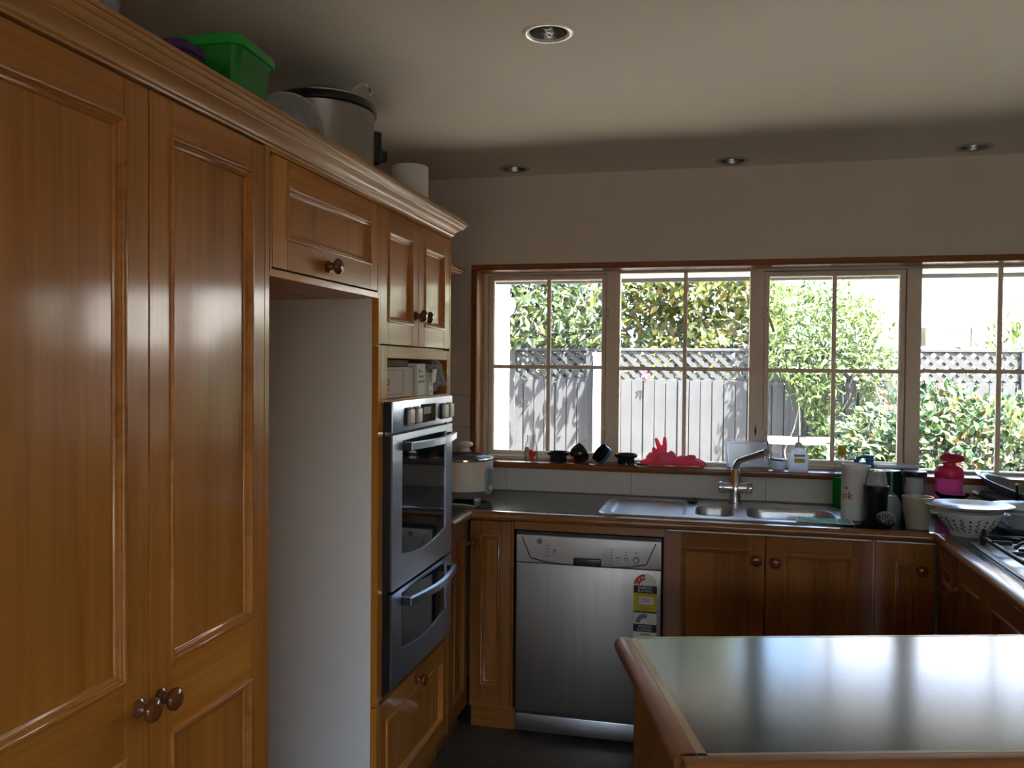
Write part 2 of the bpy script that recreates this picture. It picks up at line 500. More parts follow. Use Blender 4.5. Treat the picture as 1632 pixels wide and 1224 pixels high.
# ------------------------------------------------------------------ joinery
_knob = None
def knob(parent, x, z, y, s=1.0):
    """turned wooden knob; axis along local -y"""
    global _knob
    if _knob is None:
        b = MB().m(KN)
        b.lathe([(0, .0), (.0155, .0), (.0165, .002), (.0165, .005), (.014, .0065), (.0115, .008), (.0105, .010), (.0115, .0125), (.0105, .015), (.0085, .017),
                 (.0085, .020), (.011, .022), (.0165, .024), (.0205, .028), (.0215, .032), (.0205, .036), (.016, .040), (.009, .0425), (0, .0432)], seg=20)
        b.bm.transform(Matrix.Rotation(PI / 2, 4, 'X'))
        o = b.build('knob', parent, (x, y, z), smooth=50)
        _knob = o.data
    else:
        o = link('knob', _knob, parent, (x, y, z))
    o.scale = (s, s, s)
    return o

def door(parent, x0, x1, z0, z1, panels, y=0.0, th=.02, name='door', knobs=()):
    """framed door: stiles, rails, recessed boards with a stepped bead; panels [(x0, x1, z0, z1)] from the top down"""
    b = MB()
    px0, px1 = panels[0][0], panels[0][1]
    bv = .0012
    b.m(WZ).box(x0, px0, y, y + th, z0, z1, bv).box(px1, x1, y, y + th, z0, z1, bv)
    b.m(WX)
    zs = [z1] + [v for p in panels for v in (p[3], p[2])] + [z0]
    for i in range(0, len(zs), 2):
        b.box(px0, px1, y + .0003, y + th, zs[i + 1], zs[i], bv)
    d = b.build(name, parent)
    for p in panels:
        w = p[1] - p[0]; nb = max(1, int(round(w / .11)))
        q = MB().m(WZ)
        for i in range(nb):
            q.box(p[0] + w * i / nb, p[0] + w * (i + 1) / nb, y + .010, y + th - .001, p[2], p[3])
        q.build('panel', d, smooth=None)
        mo = MB().m(MO)
        mo.ringframe(p[0] - .004, p[1] + .004, p[2] - .004, p[3] + .004,
                     [(0, y + .002), (0, y - .003), (.0015, y - .005), (.004, y - .0055), (.0065, y - .004), (.0075, y - .001), (.0095, y + .0005),
                      (.0115, y - .0005), (.0135, y + .001), (.015, y + .004), (.0175, y + .005), (.0195, y + .0075), (.021, y + .0102), (.012, y + .0102), (.012, y + .002)])
        mo.build('panel_molding', d, smooth=45)
    for kx, kz in knobs: knob(d, kx, kz, y)
    return d
RX = PI / 2       # left run: faces +X, local x is world +Y
RMX = -PI / 2     # right run: faces -X, local x is world -Y
# ------------------------------------------------------------------ room shell
YB, CZ, XLW, XRW, YR = 3.98, 2.46, -1.62, 2.95, -3.6
ct = .935          # top of the worktop
LIGHTS = [(-.449, 2.29), (-.905, 3.826), (.077, 3.865), (1.041, 3.822)]

fl = MB().m(FLOORM).box(XLW - .2, XRW + .2, YR - .2, YB + .05, -.08, 0)
fl.build('floor', kind='structure', label='dark mottled slate-look kitchen floor')

def ceiling():
    b = MB().m(CEILM); bm = b.bm
    v = [bm.verts.new(p) for p in ((XLW - .1, YR - .1, CZ), (XRW + .1, YR - .1, CZ), (XRW + .1, YB + .1, CZ), (XLW - .1, YB + .1, CZ))]
    ed = [bm.edges.new((v[i], v[(i + 1) % 4])) for i in range(4)]
    for (x, y) in LIGHTS:
        c = [bm.verts.new((x + .058 * math.cos(2 * PI * i / 32), y + .058 * math.sin(2 * PI * i / 32), CZ)) for i in range(32)]
        ed += [bm.edges.new((c[i], c[(i + 1) % 32])) for i in range(32)]
    r = bmesh.ops.triangle_fill(bm, use_beauty=True, use_dissolve=False, edges=ed)
    b._fin(bm.faces)
    b.box(XLW - .2, XRW + .2, YR - .2, YB + .2, CZ + .12, CZ + .25)
    b.build('ceiling', kind='structure', label='plain off-white painted ceiling')
ceiling()

WX0, WX1, WZ0, WZ1 = -1.124, 2.235, 1.047, 2.012      # clear opening
b = MB().m(WALLM)
b.box(XLW - .2, WX0 - .012, YB, 4.20, -.08, CZ + .2).box(WX1 + .012, XRW + .2, YB, 4.20, -.08, CZ + .2)
b.box(WX0 - .012, WX1 + .012, YB, 4.20, WZ1 + .012, CZ + .2).box(WX0 - .012, WX1 + .012, YB, 4.20, -.08, WZ0)
wall_back = b.build('wall_back', kind='structure', label='off-white painted wall around the ribbon window', smooth=None)
def tile(x0, x1, z0, z1):
    MB().m(TILEM).box(x0 + .0013, x1 - .0013, YB - .008, YB + .001, z0 + .0013, z1 - .0013, .0012).build('tile', wall_back)
MB().m(GROUT).box(XLW, WX0 - .035, YB - .005, YB + .0005, ct, 1.396).box(WX0 - .035, XRW, YB - .005, YB + .0005, ct, 1.046).build('grout', wall_back, smooth=None)
for z0, z1 in ((ct + .002, 1.088), (1.088, 1.241), (1.241, 1.394)):
    tile(-1.60, -1.375, z0, z1); tile(-1.375, -1.152, z0, z1)
tile(-1.152, -.972, ct + .002, 1.046)
for i in range(6): tile(-.972 + .610 * i, -.972 + .610 * (i + 1), ct + .002, 1.046)

MB().m(WALLM).box(XLW - .2, XLW, YR - .1, YB + .1, -.08, CZ + .2).build('wall_left', kind='structure', smooth=None)
MB().m(WALLM).box(XRW, XRW + .2, YR - .1, YB + .1, -.08, CZ + .2).build('wall_right', kind='structure', smooth=None)
b = MB().m(WALLM)
for x0, x1, z0, z1 in ((XLW - .2, -1.45, -.08, CZ + .2), (2.75, XRW + .2, -.08, CZ + .2), (-1.45, 2.75, 2.30, CZ + .2)):
    b.box(x0, x1, YR - .2, YR, z0, z1)
b.build('wall_rear', kind='structure', smooth=None)

def slider(name, w, h, loc, rz):
    """glazed sliding door in two leaves, local x along its width"""
    r = struct(name, 'white framed glazed sliding door', loc); r.rotation_euler = (0, 0, rz)
    MB().m(FRAMEM).ringframe(0, w, 0, h, [(0, .0), (0, .12), (.05, .12), (.05, 0)]).build('frame', r, smooth=None)
    for i, yy in ((0, .03), (1, .07)):
        x0 = .05 + i * (w / 2 - .07); x1 = x0 + w / 2 + .0
        l = MB().m(FRAMEM).ringframe(x0, x1, .05, h - .05, [(0, yy), (0, yy + .035), (.07, yy + .035), (.07, yy)]).build('leaf', r, smooth=None)
        MB().m(PANE).box(x0 + .07, x1 - .07, yy + .015, yy + .019, .12, h - .12).build('pane', l, smooth=None)
slider('door_1', 4.2, 2.30, (-1.45, YR - .16, 0), 0)

# ------------------------------------------------------------------ ribbon window over the sink
win = struct('window_1', 'long timber-cased window of cream casements and fixed lights over the sink')
b = MB().m(CASX)                                        # casing flat on the wall
b.box(WX0 - .026, WX1 + .026, YB - .018, YB + .012, WZ1 - .006, WZ1 + .022, .003)
b.m(CAS).box(WX0 - .026, WX0 + .002, YB - .018, YB + .012, WZ0, WZ1 - .006, .003).box(WX1 - .002, WX1 + .026, YB - .018, YB + .012, WZ0, WZ1 - .006, .003)
b.build('casing', win)
b = MB().m(CASX).box(WX0 - .011, WX1 + .011, YB + .011, 4.19, WZ1 - .006, WZ1 + .011)
b.m(REV).box(WX0 - .011, WX0 + .001, YB + .011, 4.19, WZ0 + .01, WZ1 - .006).box(WX1 - .001, WX1 + .011, YB + .011, 4.19, WZ0 + .01, WZ1 - .006)
b.build('reveal_lining', win, smooth=None)
MB().m(CASX).box(WX0 - .02, WX1 + .02, YB - .032, 4.10, 1.047, 1.077, .004, 2).build('sill', win)
FY0, FY1 = 4.10, 4.18
mull = [(-1.123, -1.100), (-.504, -.439), (.173, .237), (.853, .916), (1.535, 1.60), (2.212, 2.234)]
b = MB().m(FRAMEM)
b.box(-1.123, 2.234, FY0, FY1, 1.996, 2.006).box(-1.123, 2.234, FY0 - .004, FY1, 1.062, 1.088, .002)
for x0, x1 in mull: b.box(x0, x1, FY0, FY1, 1.07, 2.0, .002)
b.build('frame', win)
MUN = ((-.793, 1.538), (-.126, 1.534), (.549, 1.531), (1.242, 1.534), (1.905, 1.534))
def muntins(par, xc, zc, x0, x1, z0, z1, yc):
    MB().m(FRAMEM).box(xc - .009, xc + .009, yc - .010, yc + .012, z0, z1, .002).build('muntin', par)
    MB().m(FRAMEM).box(x0, x1, yc - .009, yc + .012, zc - .009, zc + .009, .002).build('muntin', par)
def sash(x0, x1, k):
    z0, z1 = 1.094, 1.991
    s = MB().m(FRAMEM).ringframe(x0, x1, z0, z1, [(0, FY0 + .012), (0, FY0 + .05), (.022, FY0 + .05), (.022, FY0 + .024), (.019, FY0 + .012)]).build('sash', win, smooth=None)
    MB().m(FRAMEM).ringframe(x0 - .0032, x1 + .0032, z0 - .004, z1 + .004, [(0, FY0 + .03), (0, FY0 + .046), (.006, FY0 + .046), (.006, FY0 + .03)]).m(BLKPR).build('weatherstrip', s, smooth=None)
    MB().m(PANE).box(x0 + .02, x1 - .02, FY0 + .030, FY0 + .034, z0 + .02, z1 - .02).build('pane', s, smooth=None)
    muntins(s, MUN[k][0], MUN[k][1], x0 + .022, x1 - .022, z0 + .022, z1 - .022, FY0 + .030)
def fixed(x0, x1, k):
    MB().m(PANE).box(x0, x1, FY0 + .030, FY0 + .034, 1.088, 1.996).build('pane', win, smooth=None)
    muntins(win, MUN[k][0], MUN[k][1], x0, x1, 1.088, 1.996, FY0 + .032)
sash(-1.097, -.507, 0); fixed(-.439, .173, 1); sash(.240, .850, 2); fixed(.916, 1.535, 3); sash(1.603, 2.209, 4)
for (x, z, arm) in ((-.508, 1.800, 0), (-.510, 1.235, 0), (.243, 1.800, 1), (.243, 1.224, 1)):     # casement fasteners
    h = MB().m(FRAMEM).box(x - .016, x + .016, FY0 - .004, FY0 + .012, z - .024, z + .024, .003).lathe([(0, 0), (.008, 0), (.008, .012), (.005, .016), (0, .016)], seg=12, T=Matrix.Translation((x + .002, FY0 - .004, z)) @ Matrix.Rotation(PI / 2, 4, 'X')).build('fastener', win)
    sc = MB().m(BLKPR)
    for dz in (-.017, -.010, .012, .019): sc.lathe([(0, 0), (.0028, 0), (.0028, .002), (0, .002)], seg=8, T=Matrix.Translation((x + .006, FY0 - .0035, z + dz)) @ Matrix.Rotation(PI / 2, 4, 'X'))
    sc.build('screw', h)
    if arm:
        MB().m(FRAMEM).tube([(x + .004, FY0 - .016, z - .004), (x + .018, FY0 - .022, z - .035), (x + .036, FY0 - .024, z - .088)], [.0065, .0055, .007], 8).build('handle', h)
MB().m(BLKPR).prism([(.2045, 1.218), (.2095, 1.245), (.2045, 1.278), (.1995, 1.245)], FY0 - .0035, FY0 + .002, 'y').build('escutcheon', win, smooth=None)

# ------------------------------------------------------------------ recessed ceiling lights
def downlight(x, y, ring, label):
    t = thing('ceiling_downlight', label, 'light', (x, y, CZ), group='recessed ceiling downlights')
    MB().m(ring).lathe([(.052, .010), (.052, -.001), (.056, -.005), (.062, -.0065), (.068, -.005), (.0715, -.0022), (.0722, -.0001), (.060, .0005)], seg=40).build('ring', t)
    MB().m(LENSM).lathe([(.0515, -.0005), (.046, .03), (.034, .06), (.018, .078), (0, .082)], seg=40).build('reflector', t)
    MB().m(LENSM).lathe([(0, .018), (.012, .020), (.020, .032), (.022, .05), (.014, .07)], seg=20).build('lamp', t)
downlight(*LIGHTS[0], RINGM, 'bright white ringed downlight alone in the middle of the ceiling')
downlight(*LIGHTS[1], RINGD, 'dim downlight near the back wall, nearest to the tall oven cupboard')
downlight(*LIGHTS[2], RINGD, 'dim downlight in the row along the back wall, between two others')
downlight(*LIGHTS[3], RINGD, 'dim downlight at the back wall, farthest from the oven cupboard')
# ------------------------------------------------------------------ tall cupboards on the left
XF = -.985                                               # their front plane
def left_unit(name, label, cat='cabinet'): return thing(name, label, cat, (XF, 0, 0), RX)

t = left_unit('pantry_cabinet', 'tall honey timber pantry cupboard with two panelled doors')
b = MB().m(WZ)
b.box(.45, .47, .02, .60, .0, 2.035).box(1.722, 1.742, .0, .60, .0, 2.035, .001).box(.47, 1.722, .585, .60, .0, 2.035)
b.m(WX).box(.47, 1.742, .022, .60, 2.036, 2.075).box(.47, 1.722, .022, .585, .09, .11).box(.47, 1.722, .06, .075, 0, .09)
b.build('carcass', t)
door(t, .474, .890, .115, 2.030, [(.53, .83, .977, 1.962), (.53, .83, .19, .842)])
door(t, .894, 1.3185, .115, 2.030, [(.956, 1.254, .985, 1.960), (.956, 1.254, .19, .847)], knobs=[(1.288, .926)])
door(t, 1.3215, 1.7205, .115, 2.030, [(1.386, 1.666, .980, 1.962), (1.386, 1.666, .19, .838)], knobs=[(1.350, .922)])

t = left_unit('bridge_cabinet', 'short timber cupboard bridging the empty fridge space, one flap with a knob')
b = MB().m(WX).box(1.744, 2.388, .0, .60, 1.742, 1.760, .001).box(1.744, 2.388, .022, .60, 2.036, 2.075)
b.m(WZ).box(1.744, 1.752, .0, .60, 1.760, 2.015).box(2.381, 2.388, .0, .60, 1.760, 2.015).box(1.752, 2.381, .59, .60, 1.76, 2.015)
b.m(WX).box(1.744, 2.388, .0, .02, 2.026, 2.035)
b.build('carcass', t)
door(t, 1.755, 2.378, 1.764, 2.024, [(1.826, 2.326, 1.838, 1.960)], name='flap', knobs=[(2.038, 1.797)])

t = left_unit('oven_cabinet', 'tall timber cupboard holding the wall oven, with open niche and white side')
b = MB().m(MELA).box(2.390, 2.396, .022, .60, .0, 2.035)
b.build('side_panel', t, smooth=None, label='white melamine side facing the fridge space')
b = MB().m(WZ)
b.box(2.390, 2.408, .0, .022, .49, 1.598, .001).box(2.390, 2.400, .0, .022, 1.602, 2.035).box(2.390, 2.408, .0, .022, .0, .486, .001)
b.box(3.098, 3.112, .0, .60, .10, 2.035, .001).box(3.098, 3.112, .05, .60, .0, .10).box(2.396, 3.098, .59, .60, .0, 2.035)
b.m(WX).box(2.390, 3.110, .022, .60, 2.036, 2.075).box(2.408, 3.098, .02, .59, 1.590, 1.602).box(2.400, 3.098, .0, .02, 2.026, 2.035)
b.box(2.408, 3.098, .022, .59, .485, .500).box(2.408, 3.098, .05, .065, .0, .11)
b.build('carcass', t)
b = MB().m(WZ).box(2.410, 2.461, .0, .02, 1.434, 1.596, .001).box(3.068, 3.096, .0, .02, 1.434, 1.596, .001)
b.m(WX).box(2.461, 3.068, .0, .02, 1.562, 1.596, .001).box(2.410, 3.096, .0, .59, 1.424, 1.434, .001).box(2.461, 3.068, .02, .59, 1.575, 1.590)
b.m(WZ).box(2.45, 2.461, .02, .59, 1.434, 1.575).box(3.068, 3.08, .02, .59, 1.434, 1.575).box(2.461, 3.068, .42, .43, 1.434, 1.575)
b.m(WZ).box(2.408, 2.432, .0, .02, .50, 1.424, .001).box(3.070, 3.096, .0, .02, .50, 1.424, .001)
b.build('niche_frame', t)
door(t, 2.402, 2.743, 1.605, 2.024, [(2.470, 2.684, 1.678, 1.955)], knobs=[(2.712, 1.708)])
door(t, 2.746, 3.094, 1.605, 2.024, [(2.810, 3.026, 1.678, 1.952)], knobs=[(2.777, 1.706)])
door(t, 2.412, 3.094, .115, .484, [(2.470, 3.036, .185, .412)], name='drawer', knobs=[(2.74, .452)])

# crown molding along the top of all three, returned round the end of the oven cupboard
prof = [(-.018, 2.035), (.003, 2.035), (.004, 2.039), (.009, 2.042), (.010, 2.046), (.012, 2.051), (.017, 2.057), (.024, 2.062), (.031, 2.0645), (.032, 2.067),
        (.036, 2.068), (.041, 2.072), (.044, 2.078), (.0455, 2.0805), (.049, 2.081), (.052, 2.0835), (.0535, 2.087), (.0535, 2.089), (.057, 2.090), (.057, 2.098), (-.018, 2.098)]
b = MB().m(CW)
b.sweep(prof, [(.42, 0), (3.112, 0), (3.112, .62)])
t = thing('crown_molding', 'continuous stepped timber crown molding along the tops of the tall cupboards', 'molding', (XF, 0, 0), RX)
b.build('crown', t, smooth=30)

# shallow wall cupboard round the corner, only its crown shows past the oven cupboard
t = thing('wall_cabinet', 'shallow timber wall cupboard in the corner, only its crown showing', 'cabinet', (XLW + .002, 0, 0), RX)
door(t, 3.135, 3.80, 1.45, 1.936, [(3.20, 3.735, 1.53, 1.87)], y=-.40)
b = MB().m(WZ).box(3.125, 3.81, -.375, 0, 1.45, 1.94, .001); b.build('carcass', t)
MB().m(CW).sweep([(o * 1.1, z - .095) for o, z in prof], [(3.115, 0), (3.115, -.40), (3.812, -.40), (3.812, 0)][::1], T=Matrix()).build('crown', t, smooth=30)

# ------------------------------------------------------------------ built-in double oven (front at X = -0.955)
t = thing('wall_oven', 'stainless steel double wall oven with curved bar handles', 'oven', (-.955, 0, 0), RX)
o0, o1 = 2.434, 3.046
b = MB().m(BLACKP).box(o0 + .006, o1 - .012, .028, .55, .505, 1.422)
b.build('body', t)
b = MB().m(OVENM).box(o0, o1, .0, .008, 1.330, 1.428, .003, 2).m(BLACKP).box(o0 + .002, o1 - .003, .0075, .03, 1.331, 1.426)
cp = b.build('control_panel', t)
MB().m(DARKG).box(2.690, 2.845, -.0015, .001, 1.345, 1.408, .0008).build('clock_display', cp)
MB().m(GREYPR).box(2.715, 2.79, -.0022, -.0012, 1.374, 1.398).build('digit_window', cp, smooth=None)
for kx in (2.566, 2.640, 2.925, 2.994):
    k = MB().m(BLACKP).box(kx - .026, kx + .026, -.006, 0, 1.345, 1.404, .002)
    k.build('knob_backplate', cp)
    MB().m(SILVP).box(kx - .022, kx + .022, -.018, -.004, 1.350, 1.399, .005, 3).build('control_knob', cp)
def oven_door(z0, z1, gx0, gx1, gz0, gz1, sag, hz, name):
    d = MB().m(OVENM)
    # steel surround with a window whose lower edge bows down
    n = 14
    def arcz(i): u = i / n; return gz0 + sag * (1 - (2 * u - 1) ** 2) * -1 + sag
    top = [(gx0 + (gx1 - gx0) * i / n, gz1) for i in range(n + 1)]
    low = [(gx0 + (gx1 - gx0) * i / n, gz0 + sag * (i / n) ** 2 * 0 + sag * (1 - math.sin(PI * (.15 + .7 * i / n))) ) for i in range(n + 1)]
    d.box(o0, gx0, 0, .006, z0, z1).box(gx1, o1, 0, .006, z0, z1).box(gx0, gx1, 0, .006, gz1, z1)
    d.m(BLACKP).box(o0 + .002, o1 - .003, .0205, .028, z0 + .002, z1 - .002).box(o0 + .002, gx0, .006, .0205, z0 + .002, z1 - .002).box(gx1, o1 - .003, .006, .0205, z0 + .002, z1 - .002).m(OVENM)
    for i in range(n):
        d.prism([(low[i][0], z0), (low[i + 1][0], z0), low[i + 1], low[i]], 0, .006, 'y')
    dd = d.build(name, t, smooth=None)
    MB().m(DARKG).box(gx0 - .002, gx1 + .002, .004, .02, gz0 - .002, z1 - .004).build('window_glass', dd, smooth=None)
    # bowed bar handle on two black posts
    L_, R_ = gx0 + .012, gx1 + .035
    pts = [(L_ + (R_ - L_) * i / 16, -.022 - .030 * math.sin(PI * i / 16), hz) for i in range(17)]
    h = MB().m(OVENM)
    rings = []
    for (x, y, z) in pts: rings.append([(x, y - .008, z - .011), (x, y - .008, z + .011), (x, y + .006, z + .012), (x, y + .006, z - .012)])
    loft(h, rings)
    hh = h.build('handle', dd, smooth=30)
    MB().m(BLACKP).box(L_ - .004, L_ + .024, -.026, .006, hz - .013, hz + .013, .003).build('handle_post', dd)
    MB().m(BLACKP).box(R_ - .03, R_ + .002, -.026, .0, hz - .013, hz + .013, .003).build('handle_post', dd)
oven_door(.836, 1.322, 2.519, 2.974, .915, 1.300, .045, 1.281, 'upper_door')
oven_door(.528, .826, 2.516, 2.982, .611, .812, .045, .782, 'lower_door')

# ------------------------------------------------------------------ base cupboards
MO = wood('shaded_bead_timber', 'x', (.14, .045, .010), (.225, .078, .018), (.30, .115, .028), rough=.3, coat=.6, cr=.12)  # beads darkened in colour to go with the shaded base units
WZ, WX = BZ, BX                                          # base units: redder timber, their dimmer light put into the colour
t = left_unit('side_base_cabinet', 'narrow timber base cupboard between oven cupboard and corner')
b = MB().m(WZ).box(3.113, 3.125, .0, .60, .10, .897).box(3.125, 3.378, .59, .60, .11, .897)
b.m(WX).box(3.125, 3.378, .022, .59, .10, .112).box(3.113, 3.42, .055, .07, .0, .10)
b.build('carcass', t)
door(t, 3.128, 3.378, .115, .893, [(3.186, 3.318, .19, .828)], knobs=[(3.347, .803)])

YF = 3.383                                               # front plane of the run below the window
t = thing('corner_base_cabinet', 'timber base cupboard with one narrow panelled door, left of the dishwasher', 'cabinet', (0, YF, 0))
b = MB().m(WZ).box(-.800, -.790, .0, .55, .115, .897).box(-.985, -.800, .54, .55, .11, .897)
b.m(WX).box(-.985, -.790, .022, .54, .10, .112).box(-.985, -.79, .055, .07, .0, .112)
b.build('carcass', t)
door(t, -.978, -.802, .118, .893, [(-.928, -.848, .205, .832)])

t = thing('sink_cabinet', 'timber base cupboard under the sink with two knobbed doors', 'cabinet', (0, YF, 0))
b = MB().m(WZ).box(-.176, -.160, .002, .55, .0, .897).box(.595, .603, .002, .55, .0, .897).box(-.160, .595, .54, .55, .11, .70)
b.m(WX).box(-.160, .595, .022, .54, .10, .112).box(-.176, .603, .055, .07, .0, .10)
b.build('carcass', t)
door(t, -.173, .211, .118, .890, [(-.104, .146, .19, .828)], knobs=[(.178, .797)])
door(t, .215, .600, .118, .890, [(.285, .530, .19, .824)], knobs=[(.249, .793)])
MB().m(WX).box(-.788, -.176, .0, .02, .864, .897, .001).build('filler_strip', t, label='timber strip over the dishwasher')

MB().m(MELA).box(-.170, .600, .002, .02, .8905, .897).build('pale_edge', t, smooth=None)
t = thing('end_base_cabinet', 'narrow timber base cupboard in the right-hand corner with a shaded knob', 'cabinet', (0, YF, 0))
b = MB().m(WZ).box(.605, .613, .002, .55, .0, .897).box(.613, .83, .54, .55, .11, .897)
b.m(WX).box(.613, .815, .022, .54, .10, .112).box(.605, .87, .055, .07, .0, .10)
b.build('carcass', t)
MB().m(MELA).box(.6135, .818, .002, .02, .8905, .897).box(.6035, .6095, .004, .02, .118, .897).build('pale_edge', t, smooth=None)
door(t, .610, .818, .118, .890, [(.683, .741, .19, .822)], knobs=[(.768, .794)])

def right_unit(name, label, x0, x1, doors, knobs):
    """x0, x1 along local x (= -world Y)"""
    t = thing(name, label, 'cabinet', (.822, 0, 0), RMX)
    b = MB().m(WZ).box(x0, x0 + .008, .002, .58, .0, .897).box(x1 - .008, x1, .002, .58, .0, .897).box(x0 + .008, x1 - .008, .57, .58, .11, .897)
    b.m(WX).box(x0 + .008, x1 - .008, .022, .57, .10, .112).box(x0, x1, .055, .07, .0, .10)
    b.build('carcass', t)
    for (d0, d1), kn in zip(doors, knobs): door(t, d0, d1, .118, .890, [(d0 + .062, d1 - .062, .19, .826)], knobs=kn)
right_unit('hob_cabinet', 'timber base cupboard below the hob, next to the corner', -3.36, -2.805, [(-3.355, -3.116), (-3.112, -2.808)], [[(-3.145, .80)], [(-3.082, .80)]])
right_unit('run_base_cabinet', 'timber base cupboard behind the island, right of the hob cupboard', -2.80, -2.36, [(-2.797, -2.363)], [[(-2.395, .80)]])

# ------------------------------------------------------------------ worktop with timber nosing
t = thing('worktop', 'dark grey-green laminate worktop with rounded timber edge', 'worktop', (0, 0, 0))
SX0, SX1, SY0, SY1 = -.425, .525, 3.455, 3.865           # hole for the sink
b = MB().m(LAM)
z0, z1 = .898, ct
YW = YB - .009
b.box(XLW + .002, -1.005, 3.114, YW, z0, z1)
b.box(-1.005, SX0, 3.402, YW, z0, z1).box(SX1, .848, 3.402, YW, z0, z1).box(SX0, SX1, 3.402, SY0, z0, z1).box(SX0, SX1, SY1, YW, z0, z1)
b.box(.848, 1.46, 2.36, YW, z0, z1)
b.build('laminate', t, smooth=None)
def nosing(r=.019, w=.042):
    return [(0, ct), (w - r, ct)] + [(w - r + r * math.sin(a), ct - r + r * math.cos(a)) for a in [PI * k / 8 for k in range(1, 8)]] + [(w - r, ct - 2 * r), (0, ct - 2 * r)]
MB().m(EDY).sweep(nosing(), [(-1.005, 3.114), (-1.005, 3.402)]).build('edging', t)
MB().m(ED).sweep(nosing(), [(-1.005, 3.402), (.848, 3.402)]).build('edging', t)
MB().m(EDY).sweep(nosing(.019, .046), [(.848, 3.402), (.848, 2.36)]).build('edging', t)

# ------------------------------------------------------------------ dishwasher
t = thing('dishwasher', 'stainless dishwasher with silver control panel and rating stickers', 'dishwasher', (0, 3.372, 0))
d0, d1 = -.776, -.184
MB().m(BLACKP).box(d0 + .004, d1 - .004, .03, .58, .035, .848).box(d0, d1, .012, .06, .846, .858).box(d0 + .02, d0 + .05, .05, .09, 0, .04).box(d1 - .05, d1 - .02, .05, .09, 0, .04).build('body', t)
b = MB().m(SILVP)
b.box(d0, d1, .0, .03, .733, .846, .004, 2)
p = b.build('control_panel', t)
g = MB().m(BLKPR)                                         # dark groove drawn under the controls
L0 = [(-.752, .838), (-.716, .752), (-.66, .740), (-.60, .7345), (-.536, .733)]
R0 = [(-.424, .733), (-.36, .7345), (-.30, .740), (-.243, .752), (-.206, .838)]
for path in (L0, R0):
    for (xa, za), (xb, zb) in zip(path, path[1:]):
        w = .0022
        if abs(zb - za) > abs(xb - xa): g.prism([(xa - w, za), (xa + w, za), (xb + w, zb), (xb - w, zb)], -.0012, .002, 'y')
        else: g.prism([(xa, za - w), (xb, zb - w), (xb, zb + w), (xa, za + w)], -.0012, .002, 'y')
g.build('groove', p, smooth=None)
MB().m(BLACKP).box(-.536, -.424, -.012, .004, .731, .764, .004, 2).build('handle', p)
def disc(b, x, z, r, y0=-.0012, y1=.002, seg=16):
    b.lathe([(0, 0), (r, 0), (r, y1 - y0), (0, y1 - y0)], seg=seg, T=Matrix.Translation((x, y1, z)) @ Matrix.Rotation(PI / 2, 4, 'X'))
b = MB().m(GREYPR); disc(b, -.678, .822, .0115, seg=28); b.build('badge', p)
for x, z, r in ((-.617, .784, .0075), (-.356, .768, .0075), (-.324, .768, .0075), (-.283, .768, .012)):
    b = MB().m(BLKPR); disc(b, x, z, r, -.002, .002, 24); b.m(SILVP); disc(b, x, z, r * .72, -.007, -.001, 24); b.build('button', p)
b = MB().m(BLKPR)
for k in range(4): disc(b, -.645, .808 - .0145 * k, .0026, seg=10)
for k in range(3): disc(b, -.656, .7935 - .0145 * k, .0018, seg=8)
for k in range(4): disc(b, -.634, .808 - .0145 * k, .0012, seg=8)
for k in range(6): disc(b, -.382, .805 - .0122 * k, .0026, seg=10)
for x, z in ((-.324, .798), (-.324, .786), (-.283, .797)): disc(b, x, z, .0026, seg=10)
b.build('indicator_dots', p)
for k, s in enumerate(('HOT', 'WASH', 'NORMAL', 'INTENSE', 'QUICK', 'RINSE')): text(p, s, .008, (-.389, -.0012, .805 - .0122 * k), FACE_MY, GREYPR, 'RIGHT')
for s, x in (('START', -.617), ('PROG', -.356), ('PROGRAM', -.318), ('POWER', -.283)): text(p, s, .006, (x, -.0012, .751 if x > -.5 else .772), FACE_MY, GREYPR)
MB().m(STEELD).box(d0, d1, .0, .03, .112, .7305, .003, 2).build('door_panel', t)
MB().m(STEEL).box(d0 + .001, d1 - .001, .004, .03, .028, .100, .003, 2).build('kick_plate', t)
# energy and water rating stickers
st = MB().m(WHTPR)
sx0, sx1, sc = -.292, -.200, -.246
st.prism([(sx0, .668), (sx1, .668)] + [(sc + .046 * math.cos(a), .668 + .048 * math.sin(a)) for a in [PI * k / 12 for k in range(1, 12)]], -.0008, .001, 'y')
st.m(BLKPR).box(sx0, sx1, -.0008, .001, .638, .668).m(YELPR).box(sx0, sx1, -.0008, .001, .566, .638).m(GRNPR).box(sx0, sx1, -.0008, .001, .558, .566)
st.m(WHTPR).box(sx0, sx1, -.0008, .001, .513, .558).m(BLKPR).box(sx0, sx1, -.0008, .001, .482, .513).m(WHTPR).box(sx0, sx1, -.0008, .001, .34, .482)
st = st.build('rating_sticker', t, smooth=None, label='energy and water rating sticker')
b = MB().m(REDPR)
ar = lambda r0, r1, a0, a1, n=8: [(sc + r1 * math.cos(a0 + (a1 - a0) * k / n), .670 + r1 * math.sin(a0 + (a1 - a0) * k / n)) for k in range(n + 1)] + [(sc + r0 * math.cos(a1 + (a0 - a1) * k / n), .670 + r0 * math.sin(a1 + (a0 - a1) * k / n)) for k in range(n + 1)]
def band(bb, r0, r1, a0, a1, cz, n=10):
    for k in range(n):
        u, v = a0 + (a1 - a0) * k / n, a0 + (a1 - a0) * (k + 1) / n
        bb.prism([(sc + r * math.cos(a), cz + r * math.sin(a)) for r, a in ((r0, u), (r1, u), (r1, v), (r0, v))], -.0014, .0, 'y')
band(b, .022, .046, PI * .51, PI * .97, .668)
b.m(BLUPR); band(b, .020, .038, PI * .42, PI * .99, .517)
b.m(WHTPR).box(-.272, -.212, -.0014, 0, .592, .624).m(GREYPR)
